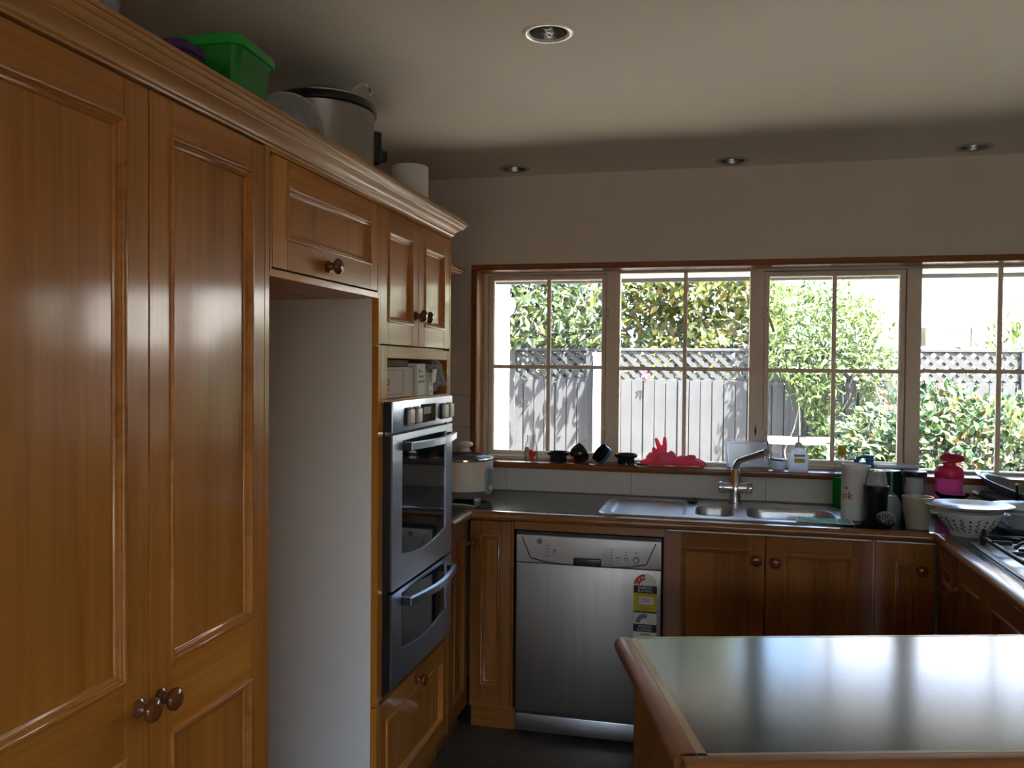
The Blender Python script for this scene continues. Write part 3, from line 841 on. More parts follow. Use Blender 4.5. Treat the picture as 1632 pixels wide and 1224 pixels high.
b.box(-.28, -.215, -.0012, 0, .586, .5875).box(-.27, -.222, -.0012, 0, .578, .5795).box(-.27, -.222, -.0012, 0, .572, .5735).box(-.265, -.225, -.0014, 0, .470, .474)
b.build('print', st, smooth=None)
def star(bb, x, z, r, y=-.0018):
    bb.prism([(x + (r if k % 2 == 0 else r * .42) * math.sin(PI * k / 5), z + (r if k % 2 == 0 else r * .42) * math.cos(PI * k / 5)) for k in range(10)], y, -.0012, 'y')
b = MB().m(WHTPR)
for a in (.60, .76, .92): star(b, sc + .034 * math.cos(PI * a), .668 + .034 * math.sin(PI * a), .0055)
b.m(NAVPR)
for a in (.44, .60, .77, .94): star(b, sc + .029 * math.cos(PI * a), .517 + .029 * math.sin(PI * a), .0048)
b.build('stars', st, smooth=None)
text(st, 'ENERGY\nRATING', .0150, (sc, -.0012, .6525), FACE_MY, WHTPR, width=1.05)
text(st, 'WATER\nRATING', .0150, (sc, -.0012, .4970), FACE_MY, WHTPR, width=1.05)
text(st, '256', .020, (sc + .002, -.0018, .6095), FACE_MY, REDPR)

# ------------------------------------------------------------------ island bench
IA = math.radians(16)
t = thing('island_bench', 'kitchen island with dark green laminate top and timber edge and side', 'island', (0, 1.343, 0), IA)
IW, IDp = .98, .556
MB().m(LAM).box(.0, IW, .0, IDp, .897, ct).build('laminate', t, smooth=None)
b = MB()
b.m(EL).box(-.016, .0, -.016, IDp + .002, .897, ct + .0005, .001); b.m(ELX).box(-.016, IW, -.010, .0, .897, ct + .0005, .001)
b.box(.0, IW, IDp, IDp + .010, .897, ct + .0005, .001)
b.build('inner_edging', t)
def nose(w, r=.0185, base=0.0):
    return [(base, ct), (base + w - r, ct)] + [(base + w - r + r * math.sin(a), ct - r + r * math.cos(a)) for a in [PI * k / 8 for k in range(1, 8)]] + [(base + w - r, ct - 2 * r), (base, ct - 2 * r)]
MB().m(EDY).sweep(nose(.034, base=.016), [(.0, IDp + .012), (.0, .006)]).build('edging', t)
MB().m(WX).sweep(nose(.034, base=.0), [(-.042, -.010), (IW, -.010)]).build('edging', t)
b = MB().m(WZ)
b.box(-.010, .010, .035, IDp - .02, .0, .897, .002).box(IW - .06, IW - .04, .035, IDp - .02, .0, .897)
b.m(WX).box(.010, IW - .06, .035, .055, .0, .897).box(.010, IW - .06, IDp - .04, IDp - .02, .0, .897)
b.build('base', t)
# ------------------------------------------------------------------ sink
def sdf(x, y, x0, x1, y0, y1, r):
    qx = abs(x - (x0 + x1) / 2) - (x1 - x0) / 2 + r; qy = abs(y - (y0 + y1) / 2) - (y1 - y0) / 2 + r
    return math.hypot(max(qx, 0), max(qy, 0)) + min(max(qx, qy), 0) - r
def sst(t): t = min(1, max(0, t)); return t * t * (3 - 2 * t)
def sink():
    t = thing('double_bowl_sink', 'stainless sink with drainer, small bowl and large bowl, set in the worktop', 'sink', (0, 0, ct))
    X0, X1, Y0, Y1 = -.458, .556, 3.428, 3.898
    nx, ny = 208, 98
    xs = [X0 + (X1 - X0) * i / nx for i in range(nx + 1)]; ys = [Y0 + (Y1 - Y0) * j / ny for j in range(ny + 1)]
    vs, keep = [], []
    for y in ys:
        for x in xs:
            e = sdf(x, y, X0, X1, Y0, Y1, .085)
            z = -.003 + .0075 * sst(-e / .010) - .0025 * sst((-e - .016) / .010)
            dr = sdf(x, y, -.405, -.095, 3.485, 3.845, .035)
            z -= .0055 * sst(-dr / .014)
            a = sdf(x, y, -.060, .100, 3.505, 3.775, .060); z -= .115 * sst(-a / .030)
            c = sdf(x, y, .148, .498, 3.490, 3.790, .080); z -= .160 * sst(-c / .032)
            vs.append((x, y, z)); keep.append(e < .004)
    fs = []
    w = nx + 1
    for j in range(ny):
        for i in range(nx):
            q = (j * w + i, j * w + i + 1, (j + 1) * w + i + 1, (j + 1) * w + i)
            if all(keep[k] for k in q): fs.append(q)
    b = MB().m(SINKM); b.add(vs, fs)
    for v in [v for v in b.bm.verts if not v.link_faces]: b.bm.verts.remove(v)
    b.build('basin', t, smooth=80)
    for x, y, z in ((.02, 3.64, -.112), (.323, 3.64, -.157)):
        MB().m(CHROME).lathe([(.018, .0), (.034, .001), (.036, -.0005), (.036, -.003)], (x, y, z), 24).m(BLACKM).lathe([(0, -.001), (.018, -.001), (.018, .0)], (x, y, z), 24).build('waste', t)
sink()

t = thing('mixer_tap', 'chrome mixer tap with cross handles and long angled spout behind the sink', 'tap', (.109, 3.830, ct + .004))
MB().m(CHROME).lathe([(0, 0), (.032, 0), (.032, .006), (.027, .010), (.025, .03), (.0235, .05), (.0235, .115), (.018, .122), (.018, .150), (.0145, .156), (0, .156)], seg=28).build('body', t)
MB().m(CHROME).tube([(-.064, 0, .073), (.066, 0, .073)], .0205, 20).build('crossbar', t)
for s in (-1, 1):
    MB().m(CHROME).lathe([(0, 0), (.0235, 0), (.0255, .003), (.0255, .020), (.022, .024), (0, .0245)], seg=24, T=Matrix.Translation((s * .048, 0, .073)) @ Matrix.Rotation(s * PI / 2, 4, 'Y')).build('handle', t)
sp = [(0, 0, .12), (0, 0, .150)]
dx, dy = .62, -.78
for k in range(1, 9):
    a = (PI / 2 - .30) * k / 8; R_ = .052
    sp.append((dx * R_ * (1 - math.cos(a)), dy * R_ * (1 - math.cos(a)), .150 + R_ * math.sin(a)))
e = Vector(sp[-1]); dd = Vector((dx * math.cos(.30), dy * math.cos(.30), math.sin(.30)))
sp += [tuple(e + dd * (.165 * k / 4)) for k in range(1, 5)]
b = MB().m(CHROME).tube(sp, [.0135] * 9 + [.013, .0135, .0145, .0155, .016], 18)
tip = Vector(sp[-1])
b.tube([tip - dd * .012 - Vector((0, 0, .006)), tip - dd * .010 - Vector((0, 0, .026))], [.0095, .0085], 14)
b.build('spout', t)

t = thing('sink_plug', 'black rubber plug lying on the sink ledge left of the tap', 'plug', (-.075, 3.800, ct + .0045))
MB().m(BLACKP).lathe([(0, 0), (.020, 0), (.023, .010), (.028, .013), (.028, .017), (.012, .018), (0, .018)], seg=22).build('stopper', t)
MB().m(BLACKP).tube([(.006, 0, .017), (.014, 0, .021), (.018, .006, .0205), (.010, .012, .0205), (-.006, 0, .017)], .0028, 7).build('ring', t)
t = thing('dish_sponge', 'yellow-green sponge lying in the small sink bowl', 'sponge', (.062, 3.60, ct - .1135), .3)
MB().m(SPONGE).box(-.045, .030, -.03, .03, 0, .036, .006, 2).m(DKGRN).box(-.045, .030, -.03, .03, .036, .044, .003).build('foam', t)

# ------------------------------------------------------------------ hob
t = thing('gas_hob', 'stainless gas hob with black cast iron grates', 'hob', (.882, 2.600, ct))
HW, HD_ = .50, .60                                       # across (x) and along (y)
b = MB().m(SINKM).box(0, HW, 0, HD_, .0, .006, .003, 2).m(SINKM)
b.ringframe(.0, HW, .0, HD_, [(0, .003), (.004, .009), (.014, .0095), (.020, .006)], T=Matrix(((1, 0, 0, 0), (0, 0, 1, 0), (0, 1, 0, 0), (0, 0, 0, 1))), closed=False)
b.build('tray', t)
for bx, by, r in ((.13, .15, .042), (.13, .44, .034), (.37, .15, .034), (.37, .44, .048)):
    q = MB().m(STEEL).lathe([(0, .006), (r + .012, .006), (r + .010, .012), (r, .016), (0, .016)], (bx, by, 0), 28).m(BLACKM).lathe([(r - .006, .016), (r - .004, .023), (r - .012, .027), (0, .027)], (bx, by, 0), 28)
    q.build('burner', t)
for gx0, gx1 in ((.022, .244), (.256, .478)):
    g = MB().m(IRON)
    gy0, gy1 = .03, .57
    for x in (gx0 + .006, gx1 - .006): g.box(x - .006, x + .006, gy0, gy1, .028, .040, .002)
    for y in (gy0 + .006, (gy0 + gy1) / 2, gy1 - .006): g.box(gx0, gx1, y - .006, y + .006, .028, .040, .002)
    for yc in (.15, .44):
        for a in range(4):
            an = PI / 4 + a * PI / 2; cx = (gx0 + gx1) / 2
            p0 = (cx + .085 * math.cos(an), yc + .085 * math.sin(an)); p1 = (cx + .028 * math.cos(an), yc + .028 * math.sin(an))
            g.tube([(p0[0], p0[1], .036), ((p0[0] + p1[0]) / 2, (p0[1] + p1[1]) / 2, .046), (p1[0], p1[1], .048)], [.006, .006, .005], 6)
        g.box(gx0, gx0 + .06, yc - .005, yc + .005, .032, .046, .002).box(gx1 - .06, gx1, yc - .005, yc + .005, .032, .046, .002)
    for x in (gx0 + .008, gx1 - .008):
        for y in (gy0 + .01, gy1 - .01): g.box(x - .007, x + .007, y - .007, y + .007, .0065, .030)
        g.prism([(gy1 - .045, .038), (gy1 - .01, .038), (gy1 - .014, .062)], x - .005, x + .005, 'x')
    g.build('grate', t)
for k in range(4):
    MB().m(SILVP).lathe([(0, .006), (.018, .006), (.016, .024), (.0, .026)], (.015 + .0 + .46, .10 + .12 * k, 0), 18).build('control_knob', t)

# ------------------------------------------------------------------ things on top of the tall cupboards
TOP = 2.0755
t = thing('slow_cooker', 'oval steel slow cooker with black rim and glass lid on the cupboards', 'slow cooker', (-1.215, 2.50, TOP))
def oval(a, b_, z, n=40): return [(a * math.cos(2 * PI * k / n), b_ * math.sin(2 * PI * k / n), z) for k in range(n)]
sx, sy = .150, .168
b = MB().m(STEELD); loft(b, [oval(sx * .92, sy * .93, .012), oval(sx * .98, sy * .985, .03), oval(sx, sy, .06), oval(sx, sy, .262), oval(sx * 1.015, sy * 1.012, .268)])
b.build('housing', t, smooth=50)
b = MB().m(BLACKP); loft(b, [oval(sx * .9, sy * .9, 0), oval(sx * .93, sy * .94, .012)]); b.build('foot', t)
b = MB().m(BLACKM); loft(b, [oval(sx * 1.015, sy * 1.012, .268), oval(sx * 1.06, sy * 1.05, .272), oval(sx * 1.07, sy * 1.058, .284), oval(sx * 1.04, sy * 1.03, .296), oval(sx * .96, sy * .96, .298), oval(sx * .93, sy * .94, .28)], cap1=True)
b.build('rim', t, smooth=50)
b = MB().m(CHROME); loft(b, [oval(sx * .96, sy * .96, .298), oval(sx * .97, sy * .97, .302), oval(sx * .95, sy * .955, .306)]); b.m(GLASSW)
loft(b, [oval(sx * .95, sy * .955, .306), oval(sx * .75, sy * .76, .320), oval(sx * .4, sy * .41, .330), oval(sx * .1, sy * .1, .333)], cap0=False); b.build('lid', t, smooth=60)
#MB().m(CHROME).tube([(sx * 1.02, .085, .288), (sx * 1.10, .09, .30), (sx * 1.05, .10, .345), (sx * .55, .11, .392), (.0, .115, .40), (-.04, .11, .385), (-.07, .10, .33)][:5] + [(sx * -.02, .118, .398)], .0035, 8).build('lid_clip', t) if False else None
hp = []
for k in range(21):
    a = PI * k / 20
    hp.append((.118 + .012 * math.sin(a), -.022 - .062 * math.cos(a) + .050 * math.sin(a), .296 + .066 * math.sin(a)))
MB().m(CHROME).tube(hp, .0038, 8).build('carry_handle', t)
cpT = Matrix.Rotation(.80, 4, 'Z')
b = MB().m(BLACKP).box(sx - .008, sx + .030, -.040, .040, .125, .232, .010, 3, T=cpT); b.build('control_box', t)
MB().m(BLACKP).lathe([(0, 0), (.026, 0), (.026, .008), (.020, .012), (.019, .028), (.0, .029)], seg=24, T=cpT @ Matrix.Translation((sx + .028, 0, .160)) @ Matrix.Rotation(PI / 2, 4, 'Y')).build('dial', t)

t = thing('paper_towel_roll', 'white paper towel roll standing on the cupboards near the window end', 'paper roll', (-1.125, 3.03, TOP))
MB().m(PAPER).lathe([(.020, 0), (.068, 0), (.0695, .004), (.0695, .214), (.068, .218), (.020, .218)], seg=48, closed=True).build('sheets', t)
MB().m(CARDB).lathe([(.0185, .002), (.020, .0), (.020, .218), (.0185, .216)], seg=24, closed=True).build('core', t)

t = thing('plastic_bowl', 'cloudy white plastic bowl on its side beside the slow cooker', 'bowl', (-1.10, 2.045, TOP + .097), rot=(math.radians(80), 0, math.radians(38)))
MB().m(HAZEP).lathe([(0, -.045), (.062, -.045), (.070, -.040), (.086, .0), (.092, .004), (.092, .010), (.087, .008), (.066, -.037), (0, -.041)], seg=40).build('shell', t)

t = thing('cake_tin', 'round black tin under the green storage box on the cupboards', 'tin', (-1.155, 1.835, TOP))
MB().m(BLACKM).lathe([(0, 0), (.098, 0), (.100, .003), (.102, .076), (.105, .078), (.105, .082), (.102, .084), (0, .084)], seg=44).build('pan', t)
t = thing('storage_box', 'green plastic storage box with brighter green lid on top of the cupboards', 'box', (-1.150, 1.815, TOP + .0845), rz=.06)
b = MB().m(GREENP)
loft(b, [ring2(rrect(-.062, .062, -.066, .066, .02), .0), ring2(rrect(-.074, .074, -.078, .078, .02), .006), ring2(rrect(-.080, .080, -.084, .084, .022), .050), ring2(rrect(-.088, .088, -.092, .092, .025), .112)])
b.build('tub', t, smooth=24)
b = MB().m(GREENL)
loft(b, [ring2(rrect(-.089, .089, -.093, .093, .025), .108), ring2(rrect(-.095, .095, -.099, .099, .028), .111), ring2(rrect(-.095, .095, -.099, .099, .028), .128), ring2(rrect(-.088, .088, -.092, .092, .025), .136), ring2(rrect(-.074, .074, -.078, .078, .02), .137)])
b.build('lid', t, smooth=24)
t = thing('purple_tub', 'purple plastic tub behind the green storage box', 'tub', (-1.165, 1.640, TOP - .006), rot=(math.radians(5), math.radians(-4), .15))
b = MB().m(PURP); loft(b, [ring2(rrect(-.055, .055, -.050, .050, .02), .010), ring2(rrect(-.068, .068, -.062, .062, .025), .140), ring2(rrect(-.072, .072, -.066, .066, .028), .142), ring2(rrect(-.072, .072, -.066, .066, .028), .160), ring2(rrect(-.062, .062, -.055, .055, .02), .163)])
b.build('shell', t, smooth=30)

def crumple(b, c, r, seed, amp=.28, sub=4, T=None, freq=6.0, floor=None):
    bm = bmesh.new(); bmesh.ops.create_icosphere(bm, subdivisions=sub, radius=1.0)
    vs = []
    for v in bm.verts:
        d = v.co.normalized(); n1 = abs(noise.noise(d * 2.1 + Vector((seed, 0, 0)))) ; n2 = abs(noise.noise(d * freq + Vector((0, seed, 0))))
        k = 1 + amp * (n1 * 1.6 - .5) + amp * .55 * (n2 * 1.6 - .5)
        p = Vector((d.x * r[0], d.y * r[1], d.z * r[2])) * k + Vector(c)
        if floor is not None and p.z < floor: p.z = floor
        vs.append(p)
    bm.verts.index_update()
    fs = [tuple(v.index for v in f.verts) for f in bm.faces]
    bm.free(); b.add(vs, fs, T); return b
t = thing('plastic_bag', 'crumpled clear plastic bag lying on the pantry top, near the ceiling', 'bag', (-1.345, 1.765, TOP))
crumple(MB().m(FILM), (0, 0, .12), (.075, .165, .135), 3.3, .30, floor=.001).build('film', t, smooth=20)
MB().m(FILM).tube([(.02, -.10, .18), (.025, -.125, .23), (.03, -.14, .29), (.02, -.13, .335)], [.035, .012, .028, .05], 9).build('twisted_neck', t)

# ------------------------------------------------------------------ niche above the oven
NZ = 1.4345
t = thing('storage_carton', 'large pinkish white carton at the left of the niche above the oven', 'carton', (XF - .005, 2.472, NZ))
b = MB().m(CARD).box(-.30, .0, .0, .246, .0, .100, .002); b.build('box', t)
fr = MB().m(BLKPR)
for y0, y1, z0_, z1_ in ((.0, .140, .089, .0905), (.0, .140, .011, .0125), (.1385, .140, .011, .0905)): fr.box(-.001, .0006, y0, y1, z0_, z1_)
fr.lathe([(.006, 0), (.0125, 0), (.0125, .001), (.006, .001)], seg=20, T=Matrix.Translation((.0, .006, .052)) @ Matrix.Rotation(PI / 2, 4, 'Y'), closed=True)
fr.m(REDPR).box(-.001, .0006, .001, .020, .026, .034).box(-.001, .0006, .004, .014, .020, .026)
fr.build('print', t, smooth=None)
t = thing('flat_brown_box', 'flat dark brown box lying on top of the pinkish carton', 'box', (XF - .03, 2.480, NZ + .1005))
MB().m(CARDB).box(-.24, .0, .0, .25, .0, .024, .002).build('box', t)
t = thing('pale_green_carton', 'pale green printed carton standing upright in the niche above the oven', 'carton', (XF + .004, 2.7215, NZ))
b = MB().m(CARDG).box(-.22, .0, .0, .088, .0, .112, .0015).build('box', t)
b = MB().m(DGRNPR).box(-.0005, .0006, .006, .082, .100, .1008).box(-.0005, .0006, .006, .082, .0125, .0133).m(REDPR).box(-.0005, .0006, .018, .028, .078, .094).m(GREYPR).box(-.0005, .0006, .030, .056, .083, .087); b.build('print', t, smooth=None)
text(t, 'DIFFUSER', .0125, (.0008, .044, .066), FACE_X, DGRNPR, width=.9)
text(t, 'QUADRANT', .0135, (.0008, .044, .049), FACE_X, DGRNPR, width=.95)
t = thing('small_white_carton', 'small white carton with open flap right of the pale green carton', 'carton', (XF + .002, 2.8300, NZ), .05)
MB().m(CARD).box(-.16, -.004, .0, .028, .0, .082).m(PAPER).box(-.16, .0, .028, .082, .0, .080, .001).build('box', t, smooth=None)
MB().m(PAPER).box(-.001, .004, .038, .080, .045, .094, .001, T=Matrix.Rotation(.12, 4, 'Y')).build('flap', t)
b = MB().m(GREYPR)
for z in (.034, .009): b.box(-.0005, .0006, .034, .074, z, z + .003)
b.box(-.0005, .0006, .042, .066, .017, .0185); b.build('print', t, smooth=None)
t = thing('carrier_bag', 'crumpled white carrier bag stuffed into the right of the niche', 'bag', (XF - .08, 2.985, NZ))
crumple(MB().m(FILM).m(FILM), (0, 0, .060), (.085, .076, .062), 8.1, .30, 4, floor=.001, freq=8).build('film', t, smooth=20)
MB().m(FILM).tube([(.045, -.02, .118), (.06, .0, .126), (.065, .03, .10), (.07, .05, .06), (.075, .06, .03)], [.012, .010, .013, .010, .014], 7).build('handle', t)

# ------------------------------------------------------------------ rice cooker
t = thing('rice_cooker', 'white rice cooker with glass lid and blue control panel on the worktop corner', 'rice cooker', (-1.085, 3.655, ct))
MB().m(WHITEP).lathe([(0, .014), (.095, .014), (.112, .020), (.122, .034), (.127, .045), (.128, .050), (.128, .172), (.126, .180), (.118, .182), (.116, .150), (0, .05)], seg=56).build('shell', t)
MB().m(GREYP).lathe([(.116, .0185), (.1235, .032), (.1275, .0445), (.1285, .046), (.1285, .0485), (.127, .05), (.10, .03)], seg=56).build('base_band', t)
for a in (.6, 2.2, 3.8, 5.4):
    MB().m(WHITEP).box(-.014, .014, -.014, .014, 0, .018, .003, T=Matrix.Translation((.092 * math.cos(a - 1.2), .092 * math.sin(a - 1.2), 0))).build('foot', t)
MB().m(CHROME).lathe([(.126, .182), (.131, .184), (.131, .189), (.124, .192)], seg=56).m(GLASSW).lathe([(.124, .191), (.10, .202), (.06, .212), (.02, .217), (0, .217)], seg=56).build('lid', t)
MB().m(WHITEP).lathe([(0, .216), (.026, .216), (.030, .219), (.020, .224), (.017, .232), (.021, .238), (.036, .242), (.038, .250), (.034, .257), (.022, .262), (0, .263)], seg=32).build('lid_knob', t)
for a, n_ in ((-2.05, 0), (1.1, 1)):
    M_ = Matrix.Rotation(a, 4, 'Z') @ Matrix.Translation((.126, 0, .128))
    q = MB().m(WHITEP); q.T = M_
    loft(q, [[(0, -.045, .016), (0, .045, .016), (0, .045, -.010), (0, -.045, -.022)], [(.02, -.04, .014), (.02, .04, .014), (.02, .04, -.008), (.02, -.04, -.012)], [(.034, -.028, .010), (.034, .028, .010), (.034, .028, .0), (.034, -.028, .0)]])
    q.build('side_handle', t)
M_ = Matrix.Rotation(-.28, 4, 'Z') @ Matrix.Translation((.1265, 0, .092)) @ Matrix.Rotation(PI / 2, 4, 'Y')
q = MB(); q.T = M_
q.m(SILVP); loft(q, [[(x * 1.0, y, -.004) for x, y in rrect(-.066, .058, -.030, .030, .028)], [(x, y, .006) for x, y in rrect(-.064, .056, -.028, .028, .027)], [(x, y, .006) for x, y in rrect(-.056, .048, -.022, .022, .021)]])
cpn = q.build('control_panel', t, smooth=30)
q = MB(); q.T = M_
q.m(BLUPR); loft(q, [[(x, y, .0055) for x, y in rrect(-.054, .046, -.021, .021, .02)], [(x, y, .0075) for x, y in rrect(-.053, .045, -.020, .020, .019)]])
q.build('display', cpn, smooth=30, label='blue-grey control panel face')
q = MB(); q.T = M_
q.m(WHITEP).lathe([(0, .014), (.010, .013), (.012, .007), (.010, .006)], (.030, 0, 0), 16); q.build('switch', cpn)
t = thing('power_cable', 'short white power cord beside the rice cooker foot', 'cord', (-.985, 3.585, ct))
MB().m(WHITEP).tube([(-.20, .0, .004), (-.13, -.09, .0035), (-.06, -.10, .0035), (-.005, -.125, .0035), (.012, -.145, .0035)], .003, 6).build('cable', t)
# ------------------------------------------------------------------ window sill
SZ = 1.0775
t = thing('glass_bottle', 'clear glass bottle with red heart tag at the left end of the sill', 'bottle', (-.858, 4.030, SZ))
MB().m(BOTTLE).lathe([(0, .001), (.030, .001), (.032, .004), (.032, .065), (.027, .085), (.020, .098), (.019, .118), (.0215, .119), (.0215, .125), (.018, .125)], seg=36).build('glass', t)
MB().m(GOLD).lathe([(0, 0), (.012, 0), (.012, .003), (0, .003)], seg=24, T=Matrix.Translation((-.012, -.034, .058)) @ Matrix.Rotation(PI / 2, 4, 'X')).build('round_tag', t, label='tan round tag')
hb = MB().m(REDP)
hp = [(.016 * math.sin(a) ** 3 * 1.25, .0013 * (13 * math.cos(a) - 5 * math.cos(2 * a) - 2 * math.cos(3 * a) - math.cos(4 * a)) * 1.35) for a in [2 * PI * k / 24 for k in range(24)]]
hb.prism(hp, -.004, .004, 'y', T=Matrix.Translation((.014, -.036, .036)) @ Matrix.Rotation(.35, 4, 'Y')).build('heart_tag', t, label='red heart tag')
hb = MB().m(REDP).box(.004, .022, -.037, -.030, .002, .022, .003).build('ribbon', t)

def footed_cup(label, x, y):
    t = thing('rubber_cup', label, 'cup', (x, y, SZ), group='black rubber cups with stubby feet')
    MB().m(BLACKP).lathe([(0, .016), (.028, .016), (.040, .024), (.043, .032), (.0525, .034), (.055, .038), (.055, .048), (.052, .050), (.047, .048), (.040, .034), (.02, .024), (0, .023)], seg=36).build('bowl', t)
    for k in range(4):
        a = .5 + k * PI / 2
        MB().m(BLACKP).box(-.012, .012, -.008, .008, .0, .030, .003, T=Matrix.Translation((.029 * math.cos(a), .029 * math.sin(a), 0)) @ Matrix.Rotation(a, 4, 'Z')).build('foot', t)
footed_cup('black footed rubber cup on the sill right of the glass bottle', -.721, 4.025)
footed_cup('black footed rubber cup on the sill just left of the pink gloves', -.392, 4.025)
t = thing('bottle_cap', 'small red cap on the sill behind the black footed cup', 'cap', (-.653, 4.05, SZ))
MB().m(REDP).lathe([(0, 0), (.019, 0), (.020, .002), (.020, .013), (.017, .016), (0, .016)], seg=24).build('shell', t)
t = thing('round_black_cup', 'round black cup tipped on its side with white base, on the sill', 'cup', (-.614, 4.020, SZ + .046), rot=(0, math.radians(62), math.radians(35)))
MB().m(BLACKM).lathe([(0, -.044), (.018, -.043), (.036, -.034), (.045, -.016), (.048, .004), (.0475, .018), (.0445, .018), (.042, -.01), (.03, -.03), (0, -.039)], seg=36).build('shell', t)
MB().m(WHITEP).lathe([(0, -.0452), (.008, -.0448), (.010, -.043), (0, -.042)], seg=20).build('base', t)
t = thing('black_ladle_cup', 'black cup with pale handle lying tilted on the sill', 'cup', (-.506, 4.020, SZ + .0445), rot=(math.radians(22), math.radians(-48), 0))
MB().m(BLACKM).lathe([(0, -.020), (.042, -.020), (.046, -.016), (.049, .020), (.046, .021), (.043, -.012), (0, -.014)], seg=36).build('shell', t)
MB().m(BLUEP).lathe([(.0462, -.014), (.0475, -.013), (.0482, -.004), (.0470, -.003)], seg=36).build('band', t, label='blue band')
MB().m(SILVP).box(-.040, -.024, -.006, .006, -.085, -.018, .003, T=Matrix.Rotation(.35, 4, 'Y')).build('handle', t)
t = thing('coaster', 'thin black disc lying flat on the sill beside the footed cup', 'coaster', (-.318, 4.035, SZ))
MB().m(BLACKP).lathe([(0, 0), (.026, 0), (.028, .002), (.028, .006), (.024, .008), (0, .008)], seg=24).build('disc', t)

def remeshed(b, name, parent, vox, mt, smooth_it=4):
    bmesh.ops.recalc_face_normals(b.bm, faces=b.bm.faces[:])
    o = b.build(name, parent, smooth=None)
    md = o.modifiers.new('r', 'REMESH'); md.mode = 'VOXEL'; md.voxel_size = vox
    ms = o.modifiers.new('s', 'SMOOTH'); ms.iterations = smooth_it; ms.factor = .5
    bpy.context.view_layer.update()
    me = bpy.data.meshes.new_from_object(o.evaluated_get(bpy.context.evaluated_depsgraph_get()))
    o.modifiers.clear(); o.data = me
    me.materials.clear(); me.materials.append(mt)
    me.polygons.foreach_set('use_smooth', [True] * len(me.polygons))
    return o
def blob(b, pts, rs, seg=10, sq=1.0):
    """tapered tube with round ends; sq flattens it in z"""
    P_ = [Vector(p) for p in pts]
    a, c = P_[0], P_[-1]
    d0 = (P_[0] - P_[1]).normalized(); d1 = (P_[-1] - P_[-2]).normalized()
    P_ = [a + d0 * rs[0] * .85] + P_ + [c + d1 * rs[-1] * .85]
    R_ = [rs[0] * .45] + list(rs) + [rs[-1] * .45]
    n0 = len(b.bm.verts); b.tube(P_, R_, seg)
    if sq != 1.0:
        b.bm.verts.ensure_lookup_table()
        mz = sum(p.z for p in P_) / len(P_)
        for v in list(b.bm.verts)[n0:]: v.co.z = mz + (v.co.z - mz) * sq
t = thing('pink_rubber_glove', 'pink rubber glove propped up with two fingers in the air, on the sill', 'glove', (-.20, 4.015, SZ), group=None)
b = MB().m(PINKR)
blob(b, [(-.115, .0, .012), (-.06, .0, .022), (-.005, -.01, .035)], [.012, .026, .034], sq=.9)                 # sleeve on the sill
blob(b, [(-.025, .005, .03), (-.030, .0, .060)], [.034, .028])
blob(b, [(-.030, .004, .065), (-.040, .004, .098), (-.050, .004, .122)], [.0125, .0115, .009])              # raised fingers
blob(b, [(-.012, .006, .065), (-.010, .006, .100), (-.011, .006, .130)], [.0120, .0112, .0085])
blob(b, [(-.048, .0, .050), (-.060, -.004, .068), (-.060, -.012, .080)], [.011, .011, .009])                # folded ones
blob(b, [(-.055, -.006, .040), (-.078, -.010, .052), (-.088, -.012, .036)], [.011, .011, .010])
blob(b, [(.004, .0, .05), (.022, -.004, .062), (.034, -.01, .052)], [.012, .012, .010])
remeshed(b, 'hand', t, .0032, PINKR)
b = MB().m(PINKR)                                        # turned-back cuff hanging as a diamond
cuff = [(-.070, -.030, .022), (-.030, -.046, .058), (.012, -.048, .060), (.056, -.036, .042), (.020, -.052, .004), (-.030, -.052, .012)]
b.add(cuff + [(x, y + .010, z + .003) for x, y, z in cuff], [(0, 1, 2, 3, 4, 5), (11, 10, 9, 8, 7, 6)] + [(i, (i + 1) % 6, 6 + (i + 1) % 6, 6 + i) for i in range(6)])
remeshed(b, 'cuff', t, .0026, PINKR, 3)
t = thing('pink_rubber_glove', 'pink rubber glove lying flat with its fingers to the right, on the sill', 'glove', (-.085, 4.01, SZ))
b = MB().m(PINKR)
blob(b, [(-.085, .006, .020), (-.045, .004, .026), (-.005, .0, .024)], [.020, .026, .024])
blob(b, [(-.010, -.012, .026), (.028, -.024, .020), (.052, -.032, .009)], [.013, .012, .0095])
blob(b, [(-.005, .0, .026), (.032, -.006, .024), (.062, -.012, .010)], [.013, .012, .0095])
blob(b, [(-.005, .012, .026), (.030, .012, .028), (.060, .010, .014)], [.013, .012, .0095])
blob(b, [(-.010, .022, .022), (.018, .028, .022), (.042, .030, .010)], [.012, .011, .009])
blob(b, [(-.030, -.010, .036), (-.008, -.012, .046), (.012, -.006, .046)], [.012, .0115, .010])
remeshed(b, 'hand', t, .0032, PINKR)

t = thing('clear_food_box', 'clear plastic food box leaning against the window behind the tap', 'box', (.172, 4.030, SZ), rot=(0, 0, .05))
q = MB().m(PALEBL); q.T = Matrix.Rotation(-.07, 4, 'Y') @ Matrix.Translation((0, 0, .008))
loft(q, [[(x, -.028, z) for x, z in rrect(-.088, .088, .0, .108, .014)], [(x, .030, z) for x, z in rrect(-.092, .092, -.002, .112, .016)]])
q.build('tub', t, smooth=30)
q = MB().m(SOAPL); q.T = Matrix.Rotation(-.07, 4, 'Y') @ Matrix.Translation((0, 0, .008))
q.ringframe(-.096, .096, -.005, .117, [(0, .028), (0, .036), (.006, .037), (.008, .030)]).m(BLUEP).box(.093, .097, .026, .038, .0, .112, .001)
q.build('lid', t, smooth=30)
t = thing('small_lidded_pot', 'tiny clear plastic pot with blue lid on the sill beside the soap', 'pot', (.305, 4.020, SZ))
MB().m(PALEBL).lathe([(0, 0), (.024, 0), (.026, .002), (.028, .034), (.026, .034), (.024, .004), (0, .003)], seg=28).build('cup', t)
